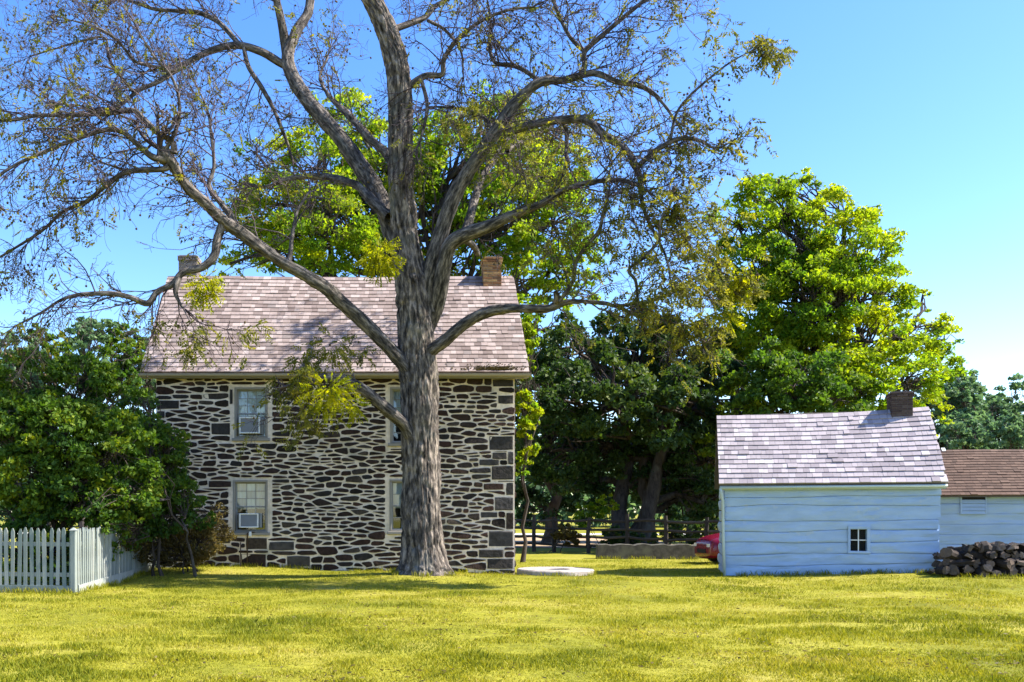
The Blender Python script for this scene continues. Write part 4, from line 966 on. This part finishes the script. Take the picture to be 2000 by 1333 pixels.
def barked(me):
    a = me.attributes.new('bark', 'FLOAT_VECTOR', 'POINT'); a.data.foreach_set('vector', BARKQ.astype(np.float32).ravel()); return me

trunk_c = [(829,1142,66),(829,1122,56),(828,1098,47),(826,1060,43.5),(824,1000,42),(822,930,41),(821,860,41),(820,790,41),(818,735,42),(814,690,40),(811,640,39),(808,590,37),(802,545,34),(795,500,31),(789,440,29),(784,380,27.5),(783,320,26.5),(783,250,25.5),(782,190,25),(776,130,24.5),(765,88,24),(746,40,22),(724,-5,20),(700,-60,17),(680,-130,12),(672,-200,7),(668,-250,3)]
P, Rr = limb_path(trunk_c, 0, -.6, 22, 1.6)
# root flare
V, Fq = bark_tube(P-tb, Rr, 170, .042, 3)
V = V.reshape(len(P), 170, 3); hgt = P[:, 2]-P[0, 2]; th = np.arange(170)*2*math.pi/170
fl = (np.exp(-hgt/.26))[:, None]*(.34*np.maximum(0, np.sin(th*5+.6))**1.5 + .16*np.maximum(0, np.sin(th*3+2))**2)[None]
ctr = (P-tb)[:, None]; dirv = unit(V-ctr); V = (V+dirv*fl[..., None]).reshape(-1, 3)
link('trunk', barked(np_mesh('trunk', V, Fq, True)), M['bark'], wal)

# traced limbs: control points, depth start/end, (spawn start, spawn density)
LIMBS = [
 ([(840,610,20),(836,560,19),(846,510,19),(862,455,18.5),(892,374,18),(940,298,16.5),(983,235,15),(1012,197,13.5),(1055,161,11),(1108,156,9),(1161,144,7.5),(1209,161,6),(1252,168,5),(1286,192,4),(1310,225,3),(1335,262,2)], -.1, -2.0, .42, 1.0),
 ([(1135,150,7),(1142,125,7),(1142,101,6.5),(1180,67,5.5),(1218,34,5),(1257,2,4.5),(1300,-40,3)], -.9, -1.6, .1, 1.0),
 ([(1142,101,6),(1113,72,5),(1089,24,4.5),(1079,-10,4),(1070,-60,3)], -.95, -.4, .0, 1.0),
 ([(1060,165,6),(1026,139,6),(998,127,5),(966,122,4.5),(955,86,4),(958,40,3),(950,-10,2)], -.9, .2, .1, 1.0),
 ([(985,262,9),(1036,245,10),(1094,235,10),(1146,235,9.5),(1180,264,9),(1223,293,8.5),(1242,326,8),(1252,355,6),(1255,400,5),(1275,450,4),(1300,500,3),(1310,550,2)], -.7, -3.4, .2, .75),
 ([(1242,330,6),(1266,307,6.5),(1290,288,6),(1329,271,5),(1367,275,4),(1400,290,2.5),(1440,270,1.6)], -2.6, -3.2, .1, .75),
 ([(1310,272,4),(1320,225,3.5),(1345,190,3),(1390,150,2.5),(1430,120,2),(1490,88,1.4)], -2.9, -3.2, .05, .45),
 ([(1100,238,6),(1107,262,6),(1105,300,4)], -1, -1.3, .3, .6),
 ([(990,295,7),(1036,270,6.5),(1074,250,6)], -.5, .6, .3, .8),
 ([(836,650,12),(852,600,18),(860,560,19),(868,515,19),(880,478,19),(911,458,18),(950,444,15),(988,427,13),(1031,408,11),(1062,396,9),(1100,372,7),(1150,357,6),(1200,352,5.5),(1225,355,5),(1260,370,3),(1300,400,2)], .1, -3.0, .35, .65),
 ([(905,462,11),(916,432,11),(926,394,10),(940,350,9),(969,307,7),(990,270,5),(1000,230,3)], .1, 3.0, .3, .8),
 ([(905,466,9),(925,482,8),(934,498,6)], 0, .8, 2, 0),
 ([(828,705,19),(838,688,17),(870,665,15.5),(905,635,14),(945,612,13),(990,603,12),(1030,603,11),(1070,603,10.5),(1090,596,9.5),(1112,590,7),(1150,590,6),(1200,598,5),(1240,615,4),(1290,625,3),(1350,640,2)], -.2, -3.0, .5, .7),
 ([(1084,592,8),(1088,582,9),(1085,570,6)], -1.75, -1.9, 2, 0),
 ([(1092,590,5),(1118,552,5),(1125,514,5),(1142,485,4.5),(1170,451,4.5),(1180,408,4),(1190,370,3)], -1.85, -2.5, .1, .6),
 ([(1247,612,4),(1242,552,4),(1228,528,4),(1257,504,4),(1286,470,4),(1290,432,3),(1310,400,2)], -2.6, -3.4, .05, .65),
 ([(1200,598,4),(1270,590,3.5),(1330,560,3),(1390,530,2.5),(1440,545,1.6)], -2.35, -2.6, .05, .7),
 ([(805,735,20),(790,715,18),(765,685,17.5),(735,655,16.5),(700,620,16),(665,590,16),(640,565,16),(600,540,16),(555,515,15.5),(510,485,15.5),(470,455,15.5),(435,430,14.5),(405,400,13),(375,375,12.5),(350,345,12),(335,320,16),(322,304,20),(312,290,9)], -.2, -2.6, .6, .7),
 ([(340,300,9),(336,278,8),(307,259,7.5),(283,235,7),(259,216,6.5),(211,221,6),(139,226,5),(72,226,4.5),(24,235,4),(-40,232,3)], -2.6, -3.0, .1, 1.25),
 ([(325,312,9),(298,307,8),(269,283,7),(240,259,6.5),(206,254,6),(144,274,5),(96,293,4.5),(24,326,4),(-30,365,3)], -2.6, -3.8, .1, 1.25),
 ([(330,325,8),(317,331,7.5),(250,336,6),(211,360,5.5),(168,394,5),(125,413,4),(82,451,3.5),(29,485,3),(-30,520,2)], -2.6, -2.0, .1, 1.3),
 ([(320,300,6),(345,250,5),(350,200,4),(335,150,3.5),(300,110,3),(270,60,2)], -2.6, -3.3, .1, 1.0),
 ([(434,440,9.5),(424,470,10),(419,499,10),(396,522,9.5),(357,533,9),(338,555,8.5),(307,571,8),(288,593,8),(254,581,6.5),(216,574,6),(158,576,5),(120,586,4),(82,610,3),(29,638,2)], -1.9, -2.4, .3, .9),
 ([(348,545,8),(343,570,6),(350,590,4),(358,602,3)], -2.1, -2.3, .6, .5),
 ([(460,445,9),(448,420,8),(432,398,7),(408,365,6),(418,326,5),(413,269,4),(405,215,3),(380,160,2)], -1.8, -1.0, .1, 1.1),
 ([(562,520,6),(566,504,6),(571,461,5),(581,413,4),(600,380,2.5)], -1.4, -.6, .3, .8),
 ([(790,495,24),(772,470,23),(757,430,22),(735,372,21),(700,320,19.5),(665,270,18.5),(630,230,18),(600,195,17),(577,160,16.5),(564,130,16),(562,108,15),(571,82,13.5),(582,58,12.5),(600,28,11.5),(606,0,10),(612,-60,8),(620,-130,5),(630,-190,3)], .1, 3.2, .75, .7),
 ([(560,110,11),(556,80,11),(550,45,10),(541,5,9),(528,-45,7),(510,-110,4)], 2.2, 1.4, .35, .9),
 ([(566,135,9),(542,120,9.5),(509,101,9),(466,89,8.5),(422,96,8),(379,115,7.5),(341,139,7),(307,161,6),(269,178,5),(235,205,4),(190,215,3),(150,205,2)], 2.1, 1.4, .2, 1.15),
 ([(470,90,6.5),(461,80,6.5),(442,58,6.5),(418,38,6),(379,24,5.5),(307,19,4.5),(269,7,4),(220,-10,3)], 1.9, 3.2, .15, 1.1),
 ([(341,139,5),(290,128,4.5),(262,118,4),(230,80,3.5),(190,55,3),(140,40,2)], 1.65, .2, .1, 1.2),
 ([(260,180,4),(215,120,3.5),(205,75,3),(160,80,2.5),(110,95,2),(60,110,1.5)], 1.6, 2.4, .1, 1.2),
 ([(475,88,5),(485,130,5.5),(509,168,5.5),(533,211,5),(557,269,4),(571,312,3)], 1.9, 2.2, .1, .9),
 ([(760,425,15),(742,408,14),(720,385,12.5),(695,362,10),(650,348,8.5),(610,345,7),(560,350,5.5),(520,365,4),(480,360,3)], -.1, 2.4, .4, .9),
 ([(782,350,13),(768,322,12),(750,295,11),(720,270,10),(690,235,9),(660,205,7),(640,185,5),(625,150,3.5),(640,110,2.5)], -.1, 2.6, .35, .9),
 ([(790,185,8),(801,168,8),(830,149,7.5),(863,146,6.5),(866,120,6),(882,91,5.5),(911,62,5),(950,36,4),(998,19,3.5),(1040,15,2.5)], -.3, -1.2, .15, 1.0),
 ([(760,66,10),(772,57,9),(801,46,8),(830,34,7),(849,14,6),(878,-5,5),(910,-40,3)], -.3, .6, .2, .9),
 ([(822,152,5),(834,202,5),(830,240,4),(820,278,3)], -.6, -.9, .1, .8),
 ([(835,40,5),(870,60,4),(900,100,3),(905,150,2)], .2, 1.0, .1, 1.0),
 ([(966,260,6),(950,235,5),(916,216,4),(870,210,3),(839,209,2)], -.6, -.1, .1, .9),
 ([(800,850,17),(787,828,15),(755,800,14.5),(725,775,13.5),(700,755,13.5),(665,742,13),(630,738,11.5),(597,744,10),(578,748,8)], -.3, -1.7, .55, .9),
]
rng = np.random.default_rng(77)
tw_lines = []    # finished twig polylines (list of points, r0, r1)
tips = []        # (point, direction, level)
def rnd3(s=1.0): return Vector((random.gauss(0, s), random.gauss(0, s), random.gauss(0, s)))
def grow(p, d, L, r, lev):
    n = 6 if lev < 3 else 4
    pts = [p.copy()]; seg = L/(n-1); kids = []
    for i in range(1, n):
        d = (d + rnd3(.20 if lev < 3 else .26) + Vector((0, 0, (-.10 if i < n*.6 else .16)*(1 if lev > 1 else .4)))).normalized()
        p = p + d*seg; pts.append(p.copy())
        kids.append((p.copy(), d.copy(), i/(n-1)))
    tw_lines.append((pts, r, max(r*.4, .005)))
    if lev >= 3: tips.append((p, d)); return
    nk = (random.randint(5, 8) if lev == 1 else random.randint(4, 6))
    for k in range(nk):
        q, dd, t = random.choice(kids) if k else kids[-1]
        ax = dd.cross(rnd3()).normalized(); ang = random.uniform(.5, 1.15)
        nd = (dd*math.cos(ang)+ax*math.sin(ang)).normalized()
        grow(q, nd, L*random.uniform(.36, .62)*(1.1-.3*t), r*.55*(1-.3*t), lev+1)
cen = Vector(tuple(W(800, 430, TREE_Y)))
for k, (ctrl, y0, y1, s0, dens) in enumerate(LIMBS):
    P, Rr = limb_path(ctrl, y0, y1, 7 if ctrl[0][2] > 12 else 6)
    big = Rr[0] > .12
    V, Fq = bark_tube(P-tb, Rr, 26 if big else (14 if Rr[0] > .06 else 8), .024 if big else .008, 10+k, big)
    link('limb', barked(np_mesh('limb', V, Fq, True)), M['limbbark'], wal)
    if s0 > 1: continue
    seg = np.linalg.norm(np.diff(P, axis=0), axis=1); cum = np.concatenate([[0], np.cumsum(seg)]); Lt = cum[-1]
    s = s0*Lt
    while s < Lt:
        i = min(np.searchsorted(cum, s), len(P)-1); q = Vector(P[i]); T = Vector(P[min(i+1, len(P)-1)]-P[max(i-1, 0)]).normalized()
        ax = T.cross(rnd3()).normalized(); ang = random.uniform(.5, 1.25)
        d = (T*math.cos(ang)+ax*math.sin(ang)); d.y *= .8; out = (q-cen); out.y *= .3; d = (d+.35*out.normalized()+Vector((0,0,.10))).normalized()
        L = random.uniform(.75, 1.75)*(.75+.35*min(1, Rr[i]/.06))
        px_ = CX+q.x/q.y*F
        if k == len(LIMBS)-1: L *= .7
        if px_ > 1230: L *= max(.4, 1-(px_-1230)/330)
        grow(q, d, L, min(.020, max(.008, Rr[i]*.45)), 1)
        s += random.uniform(.11, .26)/dens
    q = Vector(P[-1]); T = Vector(P[-1]-P[-3]).normalized()
    for _ in range(3 if k != len(LIMBS)-1 else 1): grow(q, (T+rnd3(.35)).normalized(), random.uniform(.6, 1.2)*(.45 if ctrl[-1][0] > 1280 else 1), max(.007, Rr[-1]*.8), 1)
groups = {}
for pts, r0, r1 in tw_lines: groups.setdefault(len(pts), []).append((pts, r0, r1))
lines_ = []
for n_, L_ in groups.items():
    P = np.array([[tuple(v) for v in a[0]] for a in L_])-tb; Rr = np.array([np.linspace(a[1], a[2], n_) for a in L_]); lines_.append((P, Rr))
V, Fq = sweep(lines_, 3)
tag(link('twigs', np_mesh('twigs', V, Fq, True), M['twig'], wal), kind='stuff')

# leaves: drooping pinnate leaves where the photograph still has them, nuts elsewhere
def px_of(p): return CX+p.x/p.y*F, HY-(p.z-EYE)/p.y*F
def leafprob(x, y):
    w = .06
    if x > 1010 and y > 360: w = .30
    if x > 1180 and y > 430: w = .38
    if 1010 < x < 1200 and 150 < y <= 360: w = .22
    if x > 1200 and y <= 360: w = .12
    if 880 < x < 1060 and 190 < y < 430: w = .35
    if 560 < x < 760 and y > 640: w = .5
    if 280 < x < 560 and y > 560: w = .30
    if x < 150 and 180 < y < 400: w = .16
    if 300 < x < 520 and y < 560: w = .05
    if x > 1430 and y < 140: w = .4
    return w
LC_, LD_, LS_, LT_ = [], [], [], []; nuts = []
for p, d in tips:
    x, y = px_of(p)
    pr = leafprob(x, y)
    if random.random() < pr:
        for _ in range(2 if pr > .4 else 1):
            tint = random.random(); ax = Vector((d.x+random.gauss(0,.5), d.y+random.gauss(0,.5), -.7+random.gauss(0,.35))).normalized(); L = random.uniform(.20, .38)
            sd = ax.cross(rnd3()).normalized(); nl = random.randint(5, 8)
            for j in range(nl):
                c = p+ax*(L*(j+1)/nl)
                for sg in (-1, 1):
                    LC_.append(c+sd*sg*.035); LD_.append((sd*sg*.9+ax*.6)); LS_.append(random.uniform(.06, .10)); LT_.append(tint)
    elif random.random() < .13: nuts.append(p)
def sprout(px, py, rx, ry, dY, n, stems=14):
    Y = TREE_Y+dY; c = Vector(tuple(W(px, py, Y))); ax, az = rx*Y/F, ry*Y/F; out = []
    for k in range(n):
        q = unit(rng.normal(size=3))*rng.random()**.45; p = c+Vector((q[0]*ax, q[1]*ax*.8, q[2]*az))
        dd = Vector((q[0], q[1], q[2]-.5)).normalized()
        nl = 5; sd = dd.cross(rnd3()).normalized(); tint = random.random()
        for j in range(nl):
            for sg in (-1, 1): out.append((p+dd*(.05*j)+sd*sg*.03, sd*sg*.9+dd*.6, random.uniform(.06,.10), tint))
    return out, c
Y_C, Y_D, Y_S, Y_T = [], [], [], []; stems = []
for (px, py, rx, ry, dY, n) in [(742,505,36,38,-1.9,120),(398,566,28,36,-2.1,85),(645,775,55,40,-2.3,110),(650,690,50,45,-1.4,60),(600,700,30,34,-1.5,30),(500,645,26,22,-1.8,16),(1435,555,32,40,-2.8,50),(1415,620,30,30,-2.8,40),(1330,650,70,45,-2.9,50),(1260,560,80,60,-3.0,40),(1230,480,60,50,-3.0,30),(1490,88,24,14,-3.2,9),(1455,272,14,12,-3.2,7),(1395,78,22,20,-3.2,12),(380,690,40,20,-2.0,22),(690,800,25,20,-1.5,20),(1120,480,60,60,-2.3,40),(1400,480,35,50,-2.8,30),(1000,300,60,50,-1.2,30)]:
    o, c = sprout(px, py, rx, ry, dY, n)
    yel = px in (742, 398, 645, 1435, 1415, 690)
    for (a, b, s, tt) in o:
        if yel: Y_C.append(a); Y_D.append(b); Y_S.append(s); Y_T.append(tt)
        else: LC_.append(a); LD_.append(b); LS_.append(s); LT_.append(tt)
def addleaves(nm, C, D, S, T, mat):
    C = np.array([tuple(v) for v in C])-tb; D = unit(np.array([tuple(v) for v in D])); V, Fq = leaf_quads(C, np.array(S)*1.15, np.random.default_rng(5), .25, .42, D)
    tag(link(nm, np_mesh(nm, V, Fq, False, np.repeat(np.array(T), 4)), mat, wal), kind='stuff')
addleaves('leaves', LC_, LD_, LS_, LT_, M['leaf_walnut'])
addleaves('sprout_leaves', Y_C, Y_D, Y_S, Y_T, M['leaf_yellow'])
mb = MB(); ico = [(0,0,1),(.89,0,.45),(.28,.85,.45),(-.72,.53,.45),(-.72,-.53,.45),(.28,-.85,.45),(.72,.53,-.45),(-.28,.85,-.45),(-.89,0,-.45),(-.28,-.85,-.45),(.72,-.53,-.45),(0,0,-1)]
icf = [(0,1,2),(0,2,3),(0,3,4),(0,4,5),(0,5,1),(1,6,2),(2,7,3),(3,8,4),(4,9,5),(5,10,1),(2,6,7),(3,7,8),(4,8,9),(5,9,10),(1,10,6),(11,7,6),(11,8,7),(11,9,8),(11,10,9),(11,6,10)]
for p in nuts: mb.add([(p.x-tb[0]+.028*a, p.y-tb[1]+.028*b, p.z-tb[2]-.03+.03*c) for a, b, c in ico], icf)
o = mb.build('walnuts', M['nut'], wal, True); tag(o, kind='stuff')
print('twigs', len(tw_lines), 'tips', len(tips), 'leaflets', len(LC_)+len(Y_C))

# ------------------------------------------------------------------ grass
def grass(n, ylo, yhi, hgt, wid, seed, tris2=True):
    rng = np.random.default_rng(seed)
    Y = ylo*(yhi/ylo)**rng.random(n)          # denser near the camera
    k = rng.uniform((-40-CX)/F-.05, (2040-CX)/F+.05, n); X = k*Y + rng.uniform(-1, 1, n)
    inh = (X > HX0-.02) & (X < HX1+.02) & (Y > HYF-.03) & (Y < HYF+HD)
    lx = (X-SL[0])*ca+(Y-SL[1])*sa; ly = -(X-SL[0])*sa+(Y-SL[1])*ca; ins = (lx > -.02) & (lx < SW+.02) & (ly > -.04) & (ly < SD)
    bxl = (X-BL[0])*ca+(Y-BL[1])*sa; byl = -(X-BL[0])*sa+(Y-BL[1])*ca; inb = (bxl > 0) & (byl > -.03) & (byl < BD)
    inm = np.hypot(X-ms[0], Y-24.2) < RO; inw = np.hypot(X-TREE_X, Y-TREE_Y) < .62
    patch = fbm(np.stack([X*.55, Y*.9, 0*X], -1), 21, 4); dirtp = fbm(np.stack([X*.8, Y*1.6, 0*X+4], -1), 25, 4)
    bare = (dirtp > .67) & (rng.random(n) < .7)
    ok = ~(inh | ins | inb | inm | inw | bare); X, Y, patch, dirtp = X[ok], Y[ok], patch[ok], dirtp[ok]; n = len(X)
    Z = gz(X, Y); tuft = fbm(np.stack([X*2.2, Y*2.2, 0*X], -1), 31, 3)
    h = hgt*rng.uniform(.5, 1.25, n)*(.35+2.6*tuft**2)*(.8+.6*np.maximum(0, patch-.5)*2); w = wid*rng.uniform(.7, 1.3, n)
    az = rng.uniform(0, 2*math.pi, n); ln = rng.uniform(.15, .9, n)*h; la = rng.uniform(0, 2*math.pi, n)
    B = np.stack([X, Y, Z-.008], -1); s = np.stack([np.cos(az), np.sin(az), 0*az], -1)*w[:, None]*.5; lean = np.stack([np.cos(la), np.sin(la), 0*la], -1)*ln[:, None]; up = np.array([0, 0, 1.0])
    M1 = B+lean*.35+up*(h*.6)[:, None]; Tp = B+lean+up*h[:, None]
    V = np.stack([B-s, B+s, M1+s*.8, Tp, M1-s*.8], 1).reshape(-1, 3)
    i = np.arange(n)*5; Fq = np.stack([i, i+1, i+2, i+3, i+4], 1)
    tint = np.clip(.45+1.5*(patch-.5)*-1.15-.9*np.maximum(0, tuft-.58)+.25*rng.normal(0, 1, n)*.6 + (dirtp > .6)*.25, 0, 1)
    return V, Fq, np.repeat(tint, 5)
V, Fq, T = grass(480000, 7.6, 31, .046, .0085, 5)
tag(link('grass', np_mesh('grass', V, Fq, False, T), M['grass']), 'short sunlit yellow-green grass of the lawn', 'grass', kind='stuff')

# fallen leaves and straw strewn over the lawn
rngf = np.random.default_rng(91); n = 5200
Yf = 8.0*(25/8.0)**rngf.random(n); Xf = rngf.uniform((-40-CX)/F, (2040-CX)/F, n)*Yf
kp = fbm(np.stack([Xf*.6, Yf*1.1, 0*Xf], -1), 41, 4)+rngf.normal(0, .05, n) > .50
kp &= ~((Xf > HX0) & (Xf < HX1) & (Yf > HYF-.05))
lxf = (Xf-SL[0])*ca+(Yf-SL[1])*sa; lyf = -(Xf-SL[0])*sa+(Yf-SL[1])*ca; kp &= ~((lxf > 0) & (lxf < SW) & (lyf > -.05))
Xf, Yf = Xf[kp], Yf[kp]; C = np.stack([Xf, Yf, gz(Xf, Yf)+.035+rngf.random(len(Xf))*.02], -1)
V, Fq = leaf_quads(C, rngf.uniform(.04, .085, len(C)), rngf, .0, .5)
V = V.reshape(-1, 4, 3); V[:, :, 2] = C[:, None, 2]+(V[:, :, 2]-C[:, None, 2])*.35; V = V.reshape(-1, 3)
tag(link('fallen_leaves', np_mesh('fallen_leaves', V, Fq, False, np.repeat(rngf.random(len(C)), 4)), M['leaf_dry']), 'dry brown leaves scattered over the lawn', 'leaves', kind='stuff')

# longer unmown grass along the walls, the trunk and the fences
rnge = np.random.default_rng(17); segs = []
shp = lambda x, y: (SL[0]+ca*x-sa*y, SL[1]+sa*x+ca*y)
segs += [((HX0-.2, HYF-.06), (HX1+.05, HYF-.06), 2600), (shp(-.1, -.14), shp(SW+.1, -.14), 1300), ((FC[0]-3.6, FC[1]-.08), (FC[0], FC[1]-.08), 900), ((FC[0]+.1, FC[1]+.1), (HX0+.12, 24.3), 1200),
         ((lw0[0], lw0[1]-.05), (lw1[0], lw1[1]-.05), 700), (shp(SW+.2, -1.2), shp(SW+3.6, -1.4), 1000)]
P_ = [np.array(a)+(np.array(b)-np.array(a))*rnge.random((n, 1))+rnge.normal(0, .05, (n, 2)) for a, b, n in segs]
an = rnge.uniform(0, 2*math.pi, 900); rr_ = .66+np.abs(rnge.normal(0, .10, 900)); P_.append(np.stack([TREE_X+rr_*np.cos(an), TREE_Y+rr_*np.sin(an)], -1))
an = rnge.uniform(0, 2*math.pi, 700); rr_ = RO+.02+np.abs(rnge.normal(0, .04, 700)); P_.append(np.stack([ms[0]+rr_*np.cos(an), 24.2+rr_*np.sin(an)], -1))
E = np.concatenate(P_); cl_ = fbm(np.stack([E[:, 0]*2.5, E[:, 1]*2.5, 0*E[:, 0]], -1), 61, 3); E = E[cl_+rnge.normal(0, .06, len(E)) > .46]; n = len(E)
h = rnge.uniform(.05, .16, n); az = rnge.uniform(0, 6.28, n); la = rnge.uniform(0, 6.28, n)
B = np.stack([E[:, 0], E[:, 1], gz(E[:, 0], E[:, 1])-.01], -1); sv = np.stack([np.cos(az), np.sin(az), 0*az], -1)*.005; le = np.stack([np.cos(la), np.sin(la), 0*la], -1)*(h*.45)[:, None]; up = np.array([0, 0, 1.0])
V = np.stack([B-sv, B+sv, B+le*.35+up*(h*.6)[:, None]+sv*.8, B+le+up*h[:, None], B+le*.35+up*(h*.6)[:, None]-sv*.8], 1).reshape(-1, 3); i5 = np.arange(n)*5
tag(link('edge_grass', np_mesh('edge_grass', V, np.stack([i5, i5+1, i5+2, i5+3, i5+4], 1), False, np.repeat(rnge.uniform(.05, .6, n), 5)), M['grass']), 'longer unmown grass along walls, trunk and fence', 'grass', kind='stuff')
